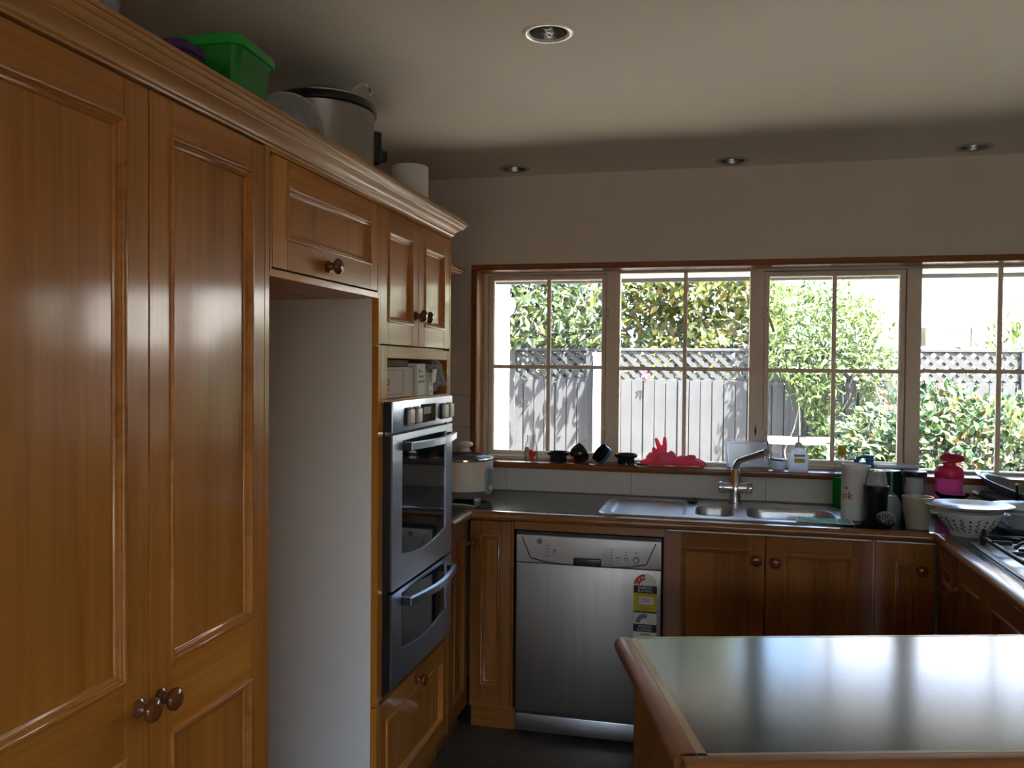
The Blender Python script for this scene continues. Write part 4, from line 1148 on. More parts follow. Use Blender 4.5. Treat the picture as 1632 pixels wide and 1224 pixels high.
MB().m(BLUEP).lathe([(0, 0), (.028, 0), (.030, .002), (.030, .007), (.028, .009), (0, .009)], (-.014, -.004, .0405), 28, T=Matrix.Rotation(.10, 4, 'Y')).build('lid', t, label='blue lid set askew')

t = thing('soap_dispenser', 'pump bottle of pale liquid soap with teal label on the sill', 'soap bottle', (.391, 4.020, SZ))
def ell(a, c, z, n=32): return [(a * math.cos(2 * PI * k / n), c * math.sin(2 * PI * k / n), z) for k in range(n)]
b = MB().m(PALEBL)
loft(b, [ell(.038, .022, 0), ell(.041, .025, .004), ell(.0455, .028, .030), ell(.0455, .028, .055), ell(.041, .026, .075), ell(.032, .021, .090), ell(.020, .017, .099), ell(.014, .014, .103), ell(.0135, .0135, .112)])
b.build('bottle', t, smooth=50)
MB().m(WHITEP).lathe([(.017, .104), (.017, .118), (.0145, .120), (.0145, .127), (.006, .128), (.0045, .130), (.0045, .152), (.0, .152)], seg=24).m(WHITEP).box(-.022, .011, -.007, .007, .150, .156, .002).tube([(-.018, 0, .153), (-.032, 0, .153), (.0, 0, .154), (.034, 0, .149)][:2], [.004, .003], 8).box(.004, .034, -.004, .004, .149, .154, .0015).build('pump', t)
b = MB().m(TEALP); n = 10
def wrap(b, x0, x1, z0, z1, a, c, off=.0008, n=10):
    for k in range(n):
        xs = [x0 + (x1 - x0) * k / n, x0 + (x1 - x0) * (k + 1) / n]
        ys = [-c * math.sqrt(max(0, 1 - (x / a) ** 2)) - off for x in xs]
        b.add([(xs[0], ys[0], z0), (xs[1], ys[1], z0), (xs[1], ys[1], z1), (xs[0], ys[0], z1), (xs[0], ys[0] + off, z0), (xs[1], ys[1] + off, z0), (xs[1], ys[1] + off, z1), (xs[0], ys[0] + off, z1)],
              [(0, 1, 2, 3), (4, 7, 6, 5), (0, 4, 5, 1), (3, 2, 6, 7)])
wrap(b, -.021, .026, .063, .0735, .044, .0275)
b.m(YELPR); wrap(b, -.020, .026, .036, .056, .0455, .028)
lb = b.build('label', t, smooth=None)
text(lb, 'Palmolive', .0085, (.0025, -.0292, .0680), FACE_MY, WHTPR)

# ------------------------------------------------------------------ washing-up at the right of the sink
t = thing('detergent_bottle', 'clear bottle of green washing-up liquid with yellow cap by the wall', 'bottle', (.562, 3.915, ct))
def ell2(a, c, z, n=28): return ell(a, c, z, n)
b = MB().m(GREENLQ); loft(b, [ell(.033, .024, 0), ell(.036, .026, .005), ell(.036, .026, .10), ell(.034, .025, .130)]); b.build('liquid', t, smooth=50)
b = MB().m(BOTTLE); loft(b, [ell(.0345, .0255, .130), ell(.032, .024, .155), ell(.029, .022, .185), ell(.0275, .021, .205), ell(.020, .018, .218), ell(.013, .013, .225)], cap0=False); b.build('bottle', t, smooth=50)
MB().m(WHITEP).lathe([(.020, .222), (.024, .226), (.013, .234), (0, .234)], seg=24).build('collar', t)
MB().m(YELPR).lathe([(0, .234), (.0175, .234), (.018, .236), (.018, .268), (.0165, .271), (0, .271)], seg=24).build('cap', t, label='yellow cap')

t = thing('white_tub', 'tall white plastic tub with red lettering standing by the sink', 'tub', (.560, 3.600, ct), rot=(0, math.radians(3), .1))
MB().m(WHITEP).lathe([(0, .002), (.043, .002), (.045, .005), (.053, .195), (.0545, .197), (.0560, .215), (.0560, .223), (.053, .224), (.050, .20), (.042, .01), (0, .008)], seg=48).build('body', t)
tt = text(t, 'ok', .046, (-.036, -.0400, .100), (PI / 2, .0, -.72), REDPR)
b = MB().m(REDPR).box(-.0445, -.034, -.0370, -.028, .125, .132).build('print', t, smooth=None)

t = thing('blue_shaker', 'blue-lidded shaker bottle standing behind the white tub', 'bottle', (.630, 3.80, ct))
MB().m(GREYP).lathe([(0, 0), (.038, 0), (.040, .004), (.044, .176), (.040, .178), (0, .178)], seg=36).build('body', t)
MB().m(BLUEP).lathe([(.0455, .174), (.0470, .178), (.0470, .194), (.043, .204), (.032, .212), (0, .214)], seg=36).build('lid', t)
MB().m(BLUEP).tube([(-.026, 0, .208), (-.022, 0, .228), (.0, 0, .234), (.018, 0, .230)], [.008, .009, .006, .006], 8).lathe([(0, .208), (.016, .208), (.016, .236), (.020, .238), (.020, .243), (0, .244)], (.026, 0, 0), 18).lathe([(0, .208), (.011, .208), (.012, .225), (0, .227)], (-.026, 0, 0), 14).build('spout', t)
t = thing('green_food_box', 'dark green clear plastic box between the shaker and the glasses', 'box', (.775, 3.888, ct), .0)
b = MB().m(DKGRN); loft(b, [ring2(rrect(-.075, .070, -.045, .045, .012), 0), ring2(rrect(-.082, .078, -.05, .05, .014), .190)]); b.build('tub', t, smooth=30)
b = MB().m(PALEBL); loft(b, [ring2(rrect(-.086, .082, -.054, .054, .014), .185), ring2(rrect(-.086, .082, -.054, .054, .014), .199), ring2(rrect(-.07, .066, -.04, .04, .01), .2005)]); b.build('lid', t, smooth=30)

def wineglass(label, x, y, up, h=.17, r=.036, mt=None, z=ct, tilt=None):
    t = thing('wine_glass', label, 'glass', (x, y, z), rot=tilt, group='wine glasses among the washing-up')
    prof = [(0, 0), (.032, 0), (.0335, .001), (.030, .003), (.010, .006), (.0045, .012), (.004, h * .42), (.008, h * .45), (.022, h * .50), (r, h * .66), (r * 1.02, h * .75), (r * .86, h), (r * .82, h), (r * .95, h * .75), (r * .93, h * .66), (.018, h * .52), (0, h * .49)]
    if not up: prof = [(a, h - c) for a, c in prof]
    MB().m(BOTTLE).lathe(prof, seg=36).build('glass', t)
    return t
t = thing('black_travel_cup', 'ribbed black cup in front of the upturned glasses', 'cup', (.632, 3.512, ct))
MB().m(BLACKP).lathe([(0, 0), (.036, 0), (.038, .004), (.043, .120), (.0445, .122), (.046, .135), (.046, .152), (.043, .154), (.041, .122), (.035, .008), (0, .006)], seg=40).build('body', t)
t = thing('drinking_tumbler', 'clear tumbler upside down in the mouth of the black cup', 'glass', (.632, 3.512, ct + .1405))
MB().m(BOTTLE).lathe([(.0405, 0), (.0395, .030), (.034, .062), (.026, .074), (0, .075), (0, .068), (.024, .067), (.032, .058), (.037, .028), (.0385, 0)], seg=36, closed=False).build('glass', t)
t = thing('tea_strainer', 'round black strainer with wire lattice lying before the black cup', 'strainer', (.655, 3.424, ct + .040), rot=(.5, 0, .2))
b = MB().m(BLACKM).lathe([(0, -.039), (.016, -.036), (.030, -.025), (.038, -.006), (.039, .0), (.0365, .002), (.034, -.006), (.026, -.022), (0, -.034)], seg=36); b.build('cup', t)
b = MB().m(SILVP)
for k in range(7):
    c = -.027 + .009 * k; l = math.sqrt(.036 ** 2 - c * c)
    b.tube([(c, -l, .0), (c * .96, -l * .5, .012), (c * .94, 0, .016), (c * .96, l * .5, .012), (c, l, .0)], .0009, 5)
for k in range(5):
    c = -.024 + .012 * k; l = math.sqrt(.036 ** 2 - c * c)
    b.tube([(-l, c, .0), (-l * .5, c * .96, .011), (0, c * .94, .015), (l * .5, c * .96, .011), (l, c, .0)], .0009, 5)
b.build('lattice', t)
wineglass('wine glass standing upside down, right of the black cup', .705, 3.602, False, .205, .040)
wineglass('wine glass standing upside down behind the black cup, near the green box', .702, 3.728, False, .19, .036)
t = thing('tall_dark_cup', 'tall charcoal insulated cup with lid behind the beige beaker', 'cup', (.822, 3.760, ct))
MB().m(CHARC).lathe([(0, 0), (.038, 0), (.040, .004), (.047, .165), (.045, .170), (0, .170)], seg=40).build('body', t)
MB().m(BLACKP).lathe([(.046, .164), (.049, .168), (.050, .180), (.047, .186), (0, .187)], seg=40).build('lid', t)
wineglass('upright smoky wine glass in front of the tall charcoal cup', .788, 3.597, True, .175, .036, GLASSW)
t = thing('beige_tumbler', 'beige stoneware beaker on the worktop corner', 'cup', (.772, 3.465, ct))
MB().m(BEIGEC).lathe([(0, 0), (.036, 0), (.039, .003), (.048, .060), (.0535, .098), (.0540, .112), (.0555, .116), (.0555, .122), (.0525, .122), (.050, .098), (.044, .05), (.034, .008), (0, .006)], seg=44).build('body', t)
t = thing('pink_shaker', 'pink shaker bottle with red-pink flip lid in front of the window', 'bottle', (.962, 3.790, ct + .0))
MB().m(PINKT).lathe([(0, .0), (.045, .0), (.047, .004), (.053, .165), (.051, .167), (0, .167)], seg=44).build('body', t)
MB().m(PINKD).lathe([(.0535, .160), (.0555, .163), (.0555, .185), (.050, .202), (.040, .210), (.024, .212), (.024, .222), (0, .222)], seg=44).build('lid', t)
MB().m(PINKD).lathe([(0, 0), (.044, 0), (.047, .003), (.047, .007), (.044, .008), (.02, .006), (0, .006)], seg=36, T=Matrix.Translation((.012, .006, .236)) @ Matrix.Rotation(-.42, 4, 'X') @ Matrix.Rotation(.12, 4, 'Y')).build('flip_cap', t)
t = thing('cocktail_glass', 'clear V-shaped glass leaning beside the pink shaker', 'glass', (.932, 3.622, ct + .0555), rot=(0, 0, .2))
MB().m(GLASSW).lathe([(0, .002), (.006, .004), (.030, .030), (.062, .062), (.064, .063), (.031, .028), (.008, .0), (.0, -.001)], seg=40).m(GLASSW).lathe([(.0, .0), (.004, -.004), (.0035, -.045), (.026, -.0535), (.026, -.055), (0, -.055)], seg=30).build('glass', t)

# colander with a plate on top
t = thing('patterned_colander', 'white colander with black squiggles and dots standing at the worktop corner', 'colander', (.928, 3.385, ct))
cb = [(0, .004), (.052, .004), (.056, .0), (.062, .0), (.064, .006), (.066, .014), (.088, .038), (.105, .062), (.113, .082), (.117, .083), (.118, .087), (.112, .089), (.100, .062), (.082, .038), (.058, .014), (0, .010)]
MB().m(CERAM).lathe(cb, seg=56).build('bowl', t)
def bowlr(z): 
    P_ = [(.066, .014), (.088, .038), (.105, .062), (.113, .082)]
    for (r0, z0), (r1, z1) in zip(P_, P_[1:]):
        if z <= z1: return r0 + (r1 - r0) * (z - z0) / (z1 - z0)
    return .113
b = MB().m(BLACKP)
for k in range(24):
    a = 2 * PI * k / 24 + .05
    if k % 2:
        for z in (.022, .034, .047, .062):
            r = bowlr(z); b.lathe([(0, .0012), (.0026 + z * .03, .0012), (.0026 + z * .03, -.001), (0, -.001)], seg=10, T=Matrix.Rotation(a, 4, 'Z') @ Matrix.Translation((r, 0, z)) @ Matrix.Rotation(PI / 2 + .55, 4, 'Y'))
    else:
        pts = []
        for j in range(17):
            z = .020 + .050 * j / 16; w = .006 * math.sin(j * 1.25) / bowlr(z)
            pts.append(((bowlr(z) + .0006) * math.cos(a + w), (bowlr(z) + .0006) * math.sin(a + w), z))
        b.tube(pts, .0016, 6)
b.build('pattern', t)
for s in (0, PI):
    MB().m(CERAM).tube([(.113 * math.cos(s + .3 - .6 * k / 6), .113 * math.sin(s + .3 - .6 * k / 6) , .080) if k in (0, 6) else (.130 * math.cos(s + .3 - .6 * k / 6), .130 * math.sin(s + .3 - .6 * k / 6), .080) for k in range(7)], .0045, 8).build('handle', t)
t = thing('serving_plate', 'white oval plate lying on top of the colander', 'plate', (.932, 3.395, ct + .0885), .1)
b = MB().m(CERAM)
loft(b, [ell(.075, .06, .001, 48), ell(.083, .066, .0015, 48), ell(.110, .088, .010, 48), ell(.150, .122, .019, 48), ell(.152, .124, .0215, 48), ell(.150, .122, .023, 48), ell(.108, .086, .013, 48), ell(.082, .064, .0055, 48)]); b.build('dish', t, smooth=50)

# plates, pans and bowls further along, by the hob
t = thing('dark_platter', 'large grey oval dish tilted down to the right on top of the drying dishes', 'dish', (1.225, 3.85, ct + .118), rot=(math.radians(10), math.radians(19), 0))
b = MB().m(GCERAM); loft(b, [ell(.070, .050, -.034, 44), ell(.085, .060, -.032, 44), ell(.125, .085, -.008, 44), ell(.155, .104, .006, 44), ell(.158, .106, .009, 44), ell(.154, .103, .010, 44), ell(.115, .080, -.004, 44), ell(.08, .055, -.026, 44)]); b.build('dish', t, smooth=50)
t = thing('grey_bowl', 'smaller grey bowl tilted beneath the large grey oval dish', 'bowl', (1.185, 3.855, ct + .012), rot=(math.radians(6), math.radians(12), 0))
MB().m(GCERAM).lathe([(0, 0), (.045, 0), (.050, .002), (.080, .030), (.098, .058), (.100, .062), (.096, .062), (.076, .032), (.046, .006), (0, .004)], seg=44).build('dish', t)
t = thing('frying_pan', 'small black frying pan with its handle pointing to the pink shaker', 'pan', (1.365, 3.600, ct), 2.806)
MB().m(BLACKM).lathe([(0, 0), (.075, 0), (.080, .003), (.098, .040), (.101, .042), (.098, .044), (.076, .008), (0, .005)], seg=44).build('pan', t)
MB().m(BLACKP).tube([(.095, 0, .036), (.15, .0, .046), (.26, 0, .082), (.335, 0, .106)], [.008, .009, .0115, .009], 10).build('handle', t)
MB().m(CHROME).tube([(.333, 0, .1055), (.356, 0, .114)], [.010, .009], 10).build('end_cap', t)
t = thing('saucer', 'small white saucer tilted behind the colander', 'saucer', (1.075, 3.64, ct + .012), rot=(.25, .15, 0))
MB().m(CERAM).lathe([(0, 0), (.026, 0), (.030, .003), (.052, .012), (.054, .014), (.050, .015), (.02, .006), (0, .005)], seg=36).build('dish', t)
t = thing('dinner_plate', 'grey-white dinner plate lying flat under the white bowl by the hob', 'plate', (1.158, 3.505, ct))
MB().m(GCERAM).lathe([(0, .001), (.065, .001), (.072, .0), (.075, .004), (.130, .022), (.133, .025), (.129, .026), (.074, .010), (0, .007)], seg=52).build('dish', t)
t = thing('mixing_bowl', 'white mixing bowl on the grey-white plate by the hob', 'bowl', (1.158, 3.505, ct + .0105))
MB().m(CERAM).lathe([(0, .001), (.045, .001), (.048, .0), (.052, .005), (.085, .030), (.107, .064), (.112, .066), (.112, .070), (.106, .070), (.083, .035), (.048, .011), (0, .008)], seg=52).build('bowl', t)
t = thing('cereal_bowl', 'white wide bowl stacked inside the mixing bowl', 'bowl', (1.158, 3.505, ct + .0525))
MB().m(CERAM).lathe([(0, .001), (.035, .001), (.04, .006), (.08, .022), (.118, .042), (.122, .043), (.122, .046), (.116, .046), (.078, .027), (.038, .011), (0, .007)], seg=52).build('bowl', t)
t = thing('glass_jug', 'clear straight-sided glass behind the white bowls', 'glass', (1.245, 3.720, ct))
MB().m(GLASSW).lathe([(0, .0), (.048, .0), (.050, .004), (.056, .150), (.053, .150), (.047, .008), (0, .006)], seg=44).build('glass', t)

t = thing('mint_packet', 'flat mint green printed packet lying on the worktop edge by the sink', 'packet', (.440, 3.492, ct + .0065), -.06)
b = MB().m(PAPER).box(-.105, .105, -.055, .055, .0, .0012).m(MINT).box(-.098, .045, -.049, .049, .0012, .0018).box(.050, .099, .004, .049, .0012, .0018).box(.050, .099, -.049, -.001, .0012, .0018)
b.build('sheet', t, smooth=None)
t = thing('paring_knife', 'small black-handled knife lying right of the mint packet', 'knife', (.572, 3.452, ct), 1.05)
MB().m(BLACKP).box(-.055, .030, -.008, .008, .0, .012, .004, 2).build('handle', t)
MB().m(STEEL).prism([(.030, -.007), (.090, -.005), (.110, .005), (.030, .007)], .004, .0052, 'z').build('blade', t, smooth=None)
# ------------------------------------------------------------------ outside: own eave and wing, paving, fence, garden, neighbour
GZ = -.12
b = MB().m(PAVE).box(-9, 16, 4.20, 6.05, GZ - .1, GZ).build('pavement', kind='structure', label='concrete path along the house', smooth=None)
b = MB().m(SOIL).box(-9, 16, 6.05, 26, GZ - .1, GZ - .01).build('ground', kind='structure', label='garden bed and ground beyond the path', smooth=None)
b = MB().m(LAWN).box(-9, 18, -14, YR - .2, GZ - .1, GZ).box(XRW + .2, 18, YR - .2, 4.20, GZ - .1, GZ).build('terrace', kind='structure', label='weathered deck behind and beside the house', smooth=None)
MB().m(GUTTER).box(-9, 12, -9.2, -9.0, GZ, 2.5).build('wall_blocker', kind='structure', label='unseen dark wall added behind the house to cut window reflections', smooth=None)  # unseen wall, added to keep the bright horizon out of the pane reflections
b = MB().m(SOFFIT).box(-1.45, XRW + .3, 4.20, 4.73, 2.036, 2.06).build('soffit', kind='structure', label='white soffit board of the eave', smooth=None)
b = MB().m(GUTTER).box(-1.45, XRW + .3, 4.73, 4.75, 2.014, 2.52, .002).tube([(-1.45, 4.80, 2.075), (XRW + .3, 4.80, 2.075)], .052, 14).build('gutter', kind='structure', label='dark grey gutter along the eave')
b = MB().m(GUTTER)
b.prism([(4.76, 2.52), (4.76, 2.56), (.2, 4.1), (-4.1, 2.78), (-4.1, 2.74), (.2, 4.06)], XLW - .3, XRW + .9, 'x')
b.build('roof', kind='structure', label='dark roof over the kitchen', smooth=None)
b = MB().m(STUCCO)
for k in range(17): b.prism([(-1.447, GZ + .14 * k), (-1.425, GZ + .14 * k), (-1.440, GZ + .14 * (k + 1)), (-1.447, GZ + .14 * (k + 1))], 4.20, 5.86, 'y')
b.box(-4.2, -1.447, 4.20, 5.86, GZ, 2.26).box(-1.46, -1.415, 5.80, 5.875, GZ, 2.24)
b.build('wall_wing', kind='structure', label='sunlit cream weatherboard wing outside the left of the window', smooth=None)
b = MB().m(GUTTER).box(-4.4, -1.30, 4.75, 6.05, 2.262, 2.34).build('wing_roof', kind='structure', label='dark eave of the projecting wing', smooth=None)
t = thing('outdoor_spotlight', 'white twin outdoor spotlight on the cream wing wall', 'light', (-1.425, 5.24, 1.955))
MB().m(GREYP).lathe([(0, 0), (.045, 0), (.045, .02), (.02, .03), (.015, .07), (0, .07)], seg=20, T=Matrix.Rotation(PI / 2, 4, 'Y')).build('bracket', t)
for dy, a in ((-.06, .5), (.06, -.3)):
    MB().m(WHITEP).lathe([(0, -.06), (.03, -.055), (.045, -.02), (.060, .05), (.056, .052), (.03, .0), (0, .0)], seg=22, T=Matrix.Translation((.11, dy, -.02)) @ Matrix.Rotation(a, 4, 'Z') @ Matrix.Rotation(PI / 2 + .25, 4, 'Y')).build('lamp_head', t)

FY = 7.80
t = thing('paling_fence', 'grey painted paling fence with lattice top beyond the path', 'fence', (0, FY, GZ))
zt = 1.715 - GZ; zl0, zl1 = 1.425 - GZ, 1.690 - GZ
pm = MB().m(FENCEM).box(-.0462, .0462, -.010, .010, .0, zl0 + .004, .002).build('paling', t)
pb = MB().m(FENCEM).box(-.040, .040, .0125, .024, .0, zl0 - .03).build('backing_board', t, smooth=None)
X0F, NP = -2.30, 74
for k in range(NP):
    o = pb if k == 0 else pb.copy()
    if k: COL.objects.link(o)
    o.location = (X0F + .1025 * (k + .5), -.024, 0)
for k in range(NP):
    o = pm if k == 0 else pm.copy()
    if k: COL.objects.link(o)
    o.location = (X0F + .1025 * k, -.024 + random.uniform(-.004, .004), random.uniform(-.006, .004)); o.rotation_euler = (0, random.uniform(-.004, .004), random.uniform(-.02, .02))
XE = X0F + .1025 * (NP - .5)
hz_ = zl1 - zl0
sm = MB().m(FENCEM).prism([(-.0265, zl0), (.0265, zl0), (-hz_ + .0265, zl1), (-hz_ - .0265, zl1)], -.005, .005, 'y').build('slat', t, smooth=None)
sb = MB().m(FENCEM).prism([(-.0265, zl0), (.0265, zl0), (hz_ + .0265, zl1), (hz_ - .0265, zl1)], -.005, .005, 'y').build('slat', t, smooth=None)
for k in range(int((XE - X0F) / .1025)):
    for src, yy in ((sm, -.020), (sb, -.009)):
        o = src if k == 0 else src.copy()
        if k: COL.objects.link(o)
        o.location = (X0F + .06 + .1025 * k + (hz_ if src is sm else 0), yy, 0)
MB().m(FENCEM).box(X0F - .1, XE + .1, -.040, .045, zl1, zt, .004).build('cap_rail', t)
MB().m(FENCEM).box(X0F - .1, XE + .1, -.012, .036, zl0 - .016, zl0 + .02, .003).build('rail', t)
MB().m(FENCEM).box(X0F - .1, XE + .1, -.0, .036, .30, .38, .003).build('rail', t)
for x in (-1.86, -1.085, .73, 2.55, 4.4):
    MB().m(FENCEM).box(x - .05, x + .05, -.055, .05, 0, zl1, .004).build('post', t)
t = thing('fence_pillar', 'pale sunlit square pillar standing just in front of the fence', 'post', (-.945, FY - .17, GZ))
MB().m(POSTM).box(-.095, .095, -.09, .09, 0, 1.64 - GZ, .008, 2).m(POSTM).box(-.105, .105, -.1, .1, 1.64 - GZ, 1.672 - GZ, .006).build('shaft', t)

t = thing('garden_bench', 'white slatted garden bench against the fence below the climber', 'bench', (.69, 7.30, GZ))
for k in range(3): MB().m(HOUSEW).box(-.32, .32, -.17 + .12 * k, -.07 + .12 * k, 1.045, 1.085, .004).build('slat', t)
for sx_ in (-.28, .28):
    for sy_ in (-.14, .14): MB().m(HOUSEW).box(sx_ - .025, sx_ + .025, sy_ - .025, sy_ + .025, 0, 1.045, .003).build('leg', t)

# ---- plants: crowns of folded leaves, the largest visible leaves each on their own
def leaf_mesh(mt, w=.42):
    me = bpy.data.meshes.new('leaf')
    vs = [(0, 0, 0), (-w * .36, .28, .10 * w), (w * .36, .28, .10 * w), (-w * .40, .58, .12 * w), (w * .40, .58, .12 * w), (0, .3, -.02), (0, .6, -.04), (0, 1, -.14)]
    fs = [(0, 5, 1), (0, 2, 5), (5, 6, 3, 1), (5, 2, 4, 6), (6, 7, 3), (6, 4, 7)]
    me.from_pydata(vs, [], fs); me.materials.append(mt)
    at = me.attributes.new('rnd', 'FLOAT', 'FACE'); at.data.foreach_set('value', [0.0] * len(fs))
    return me
LV = np.array([(0, 0, 0), (-.36, .28, .10), (.36, .28, .10), (-.40, .58, .12), (.40, .58, .12), (0, .3, 0), (0, .6, 0), (0, 1, 0)], float)
LFZ = np.array([0, 0, 0, 0, 0, -.02, -.04, -.14])
LT = np.array([(0, 5, 1), (0, 2, 5), (5, 6, 3), (5, 3, 1), (5, 2, 4), (5, 4, 6), (6, 7, 3), (6, 4, 7)])

def foliage(root, pts, dirs, sizes, mt, w, rng, single=300):
    """pts (n,3) leaf bases, dirs (n,3) leaf directions; the 'single' leaves nearest the house become parts"""
    n = len(pts)
    dirs = dirs / np.linalg.norm(dirs, axis=1, keepdims=True)
    ref = rng.normal(size=(n, 3)) * .5 + np.array([.25, -.55, .8])
    side = np.cross(dirs, ref); side /= np.linalg.norm(side, axis=1, keepdims=True) + 1e-9
    nor = np.cross(side, dirs)
    order = np.argsort(pts[:, 1] - .5 * sizes)
    singles = set(order[:single].tolist()) if single else set()
    lm = leaf_mesh(mt, w)
    rest = np.array([i for i in range(n) if i not in singles])
    for i in singles:
        o = bpy.data.objects.new('leaf', lm); COL.objects.link(o); o.parent = root
        M_ = Matrix(np.column_stack([side[i], dirs[i], nor[i]]).tolist()).to_4x4()
        M_ = Matrix.Translation(pts[i].tolist()) @ M_ @ Matrix.Scale(float(sizes[i]), 4)
        o.matrix_local = M_
    L = LV.copy(); L[:, 0] *= w; L[:, 2] *= w; L[:, 2] += LFZ
    s = sizes[rest][:, None, None]
    V = pts[rest][:, None, :] + s * (L[None, :, 0:1] * side[rest][:, None, :] + L[None, :, 1:2] * dirs[rest][:, None, :] + L[None, :, 2:3] * nor[rest][:, None, :])
    m_ = len(rest)
    F_ = (LT[None] + (np.arange(m_) * 8)[:, None, None]).reshape(-1, 3)
    me = bpy.data.meshes.new('foliage')
    me.from_pydata(V.reshape(-1, 3).tolist(), [], F_.tolist())
    me.materials.append(mt)
    at = me.attributes.new('rnd', 'FLOAT', 'FACE'); at.data.foreach_set('value', np.repeat(rng.random(m_), 8).astype(np.float32))
    return link('foliage', me, root, kind='stuff')

def branches(root, segs, name='branch'):
    for pts, r in segs:
        b = MB().m(BARK); n_ = len(pts)
        b.tube(pts, [r * (1 - .65 * i / (n_ - 1)) for i in range(n_)], 7); b.build(name, root)

rng = np.random.default_rng(11)
# dark tree behind the left end of the fence
t = thing('dark_tree', 'dark-leaved tree with bare grey twigs over the left end of the fence', 'tree', (-1.75, 8.9, GZ))
n = 13500
P_ = np.column_stack([rng.uniform(-1.3, .80, n), rng.uniform(-.75, 1.0, n), rng.uniform(1.15, 4.5, n)])
P_ = np.vstack([P_, np.column_stack([rng.uniform(-.2, .85, 520), rng.uniform(-1.55, -.75, 520), rng.uniform(1.86, 2.45, 520)])])
keep = np.array([noise.noise(Vector((p[0] * 2.2, p[1] * 2.2, p[2] * 2.2))) > -.30 for p in P_])
P_ = P_[keep]; n = len(P_)
D_ = rng.normal(size=(n, 3)) * .8 + np.array([0, -.5, -.35])
foliage(t, P_, D_, rng.uniform(.08, .135, n), LF_DARK, .46, rng)
sg = [([(0, .1, 0), (.05, .05, 1.2), (.02, 0, 2.2), (-.1, 0, 3.2)], .07)]
for k in range(16):
    a = rng.uniform(-1.0, 1.0); z = rng.uniform(1.7, 2.5); y = rng.uniform(-.6, -.1)
    sg.append(([(a * .2, 0, z - .4), (a * .6 + .1, y * .6, z), (a + .35, y, z + .25), (a + .75, y - .1, z + rng.uniform(.2, .55))], rng.uniform(.009, .020)))
branches(t, sg)
# bright hedge behind the middle
t = thing('flowering_hedge', 'bright yellow-green hedge rising behind the middle of the fence', 'hedge', (-.25, 8.75, GZ))
n = 13500
P_ = np.column_stack([rng.uniform(-.68, .95, n), rng.uniform(-.80, .8, n), rng.uniform(1.10, 4.3, n)])
bul = np.array([noise.noise(Vector((p[0] * 2.6, 3.0, p[2] * 2.6))) for p in P_])
keep = (P_[:, 1] > -.78 + .62 * (.5 - bul)) & ~((P_[:, 0] > .45) & (P_[:, 2] > 3.3 + .3 * bul - (P_[:, 0] - .45) * 1.6))
P_ = P_[keep]; n = len(P_)
D_ = rng.normal(size=(n, 3)) * .7 + np.array([0, -.7, .1])
foliage(t, P_, D_, rng.uniform(.085, .14, n), LF_HEDGE, .52, rng)
branches(t, [([(x, .2, 0), (x * 1.1, .1, 1.2), (x * 1.3, 0, 2.2), (x * 1.5, .05, 3.0)], .035) for x in (-.5, 0, .5)])
# climber tumbling over the fence
t = thing('jasmine_climber', 'light green climber tumbling over the fence with a hanging tail', 'climber', (1.0, 7.62, GZ))
n = 6500
cx = rng.uniform(-.58, .66, n); cz = rng.uniform(1.42, 2.46, n)
topz = 2.40 - .28 * np.clip((cx - .05) / .5, 0, 1) - .55 * np.clip((cx - .28) / .3, 0, 1) ** 1.2
botz = 1.62 + .06 * np.sin(cx * 9) - .14 * np.exp(-((cx + .15) / .25) ** 2)
kp = (cz < topz + rng.normal(size=n) * .05) & (cz > botz + rng.normal(size=n) * .05)
dep = rng.uniform(-.34, .30, n) * (1.0)
P1 = np.column_stack([cx, dep, cz])[kp]
n2 = 900
tz = rng.uniform(.82, 1.62, n2); tx = -.10 + .05 * np.sin(tz * 7) + rng.normal(size=n2) * (.045 + .05 * (tz - .8))
P2 = np.column_stack([tx, rng.uniform(-.06, .06, n2), tz])
n3 = 260
tz = rng.uniform(1.0, 1.6, n3); tx = .22 + .10 * np.sin(tz * 5) + rng.normal(size=n3) * .05
P3 = np.column_stack([tx, rng.uniform(-.05, .05, n3), tz])
P_ = np.vstack([P1, P2, P3]); n = len(P_)
D_ = rng.normal(size=(n, 3)) * .9 + np.array([0, -.4, -.2])
foliage(t, P_, D_, rng.uniform(.045, .085, n), LF_VINE, .36, rng)
sg = [([(-.10, .10, 0), (-.12, .06, .9), (-.06, .04, 1.5), (-.2, 0, 2.0)], .022), ([(-.34, -.02, .72), (-.38, -.06, .95), (-.30, -.03, 1.15), (-.22, .02, 1.5)], .007),
      ([(.02, 0, 1.55), (.10, -.1, 1.66), (.26, -.12, 1.60), (.42, -.05, 1.45)], .009), ([(.30, .0, 1.62), (.38, -.08, 1.40), (.36, -.06, 1.15)], .008), ([(-.25, -.04, .92), (-.26, -.05, 1.3), (-.30, 0, 1.62)], .006)]
branches(t, sg)
# shrub in front of the fence
t = thing('leafy_shrub', 'broad glossy shrub with reddish tips in front of the fence at the right', 'shrub', (1.72, 6.28, GZ))
n = 12000
th = rng.uniform(0, 2 * PI, n); ph = np.arccos(rng.uniform(-1, 1, n)); rr = rng.uniform(.55, 1.0, n) ** .5
bx = np.sin(ph) * np.cos(th); by = np.sin(ph) * np.sin(th); bz = np.cos(ph)
lump = np.array([noise.noise(Vector((a * 2.3, c * 2.3, d * 2.3 + 5))) for a, c, d in zip(bx, by, bz)])
rr = rr * (1 + .30 * lump)
P_ = np.column_stack([bx * .92 * rr, by * .55 * rr, .80 + bz * .74 * rr])
P_ = P_[P_[:, 2] > .12]; n = len(P_)
cen = np.array([0, 0, .6])
D_ = (P_ - cen) * .9 + rng.normal(size=(n, 3)) * .6
foliage(t, P_, D_, rng.uniform(.045, .078, n), LF_SHRUB, .66, rng)
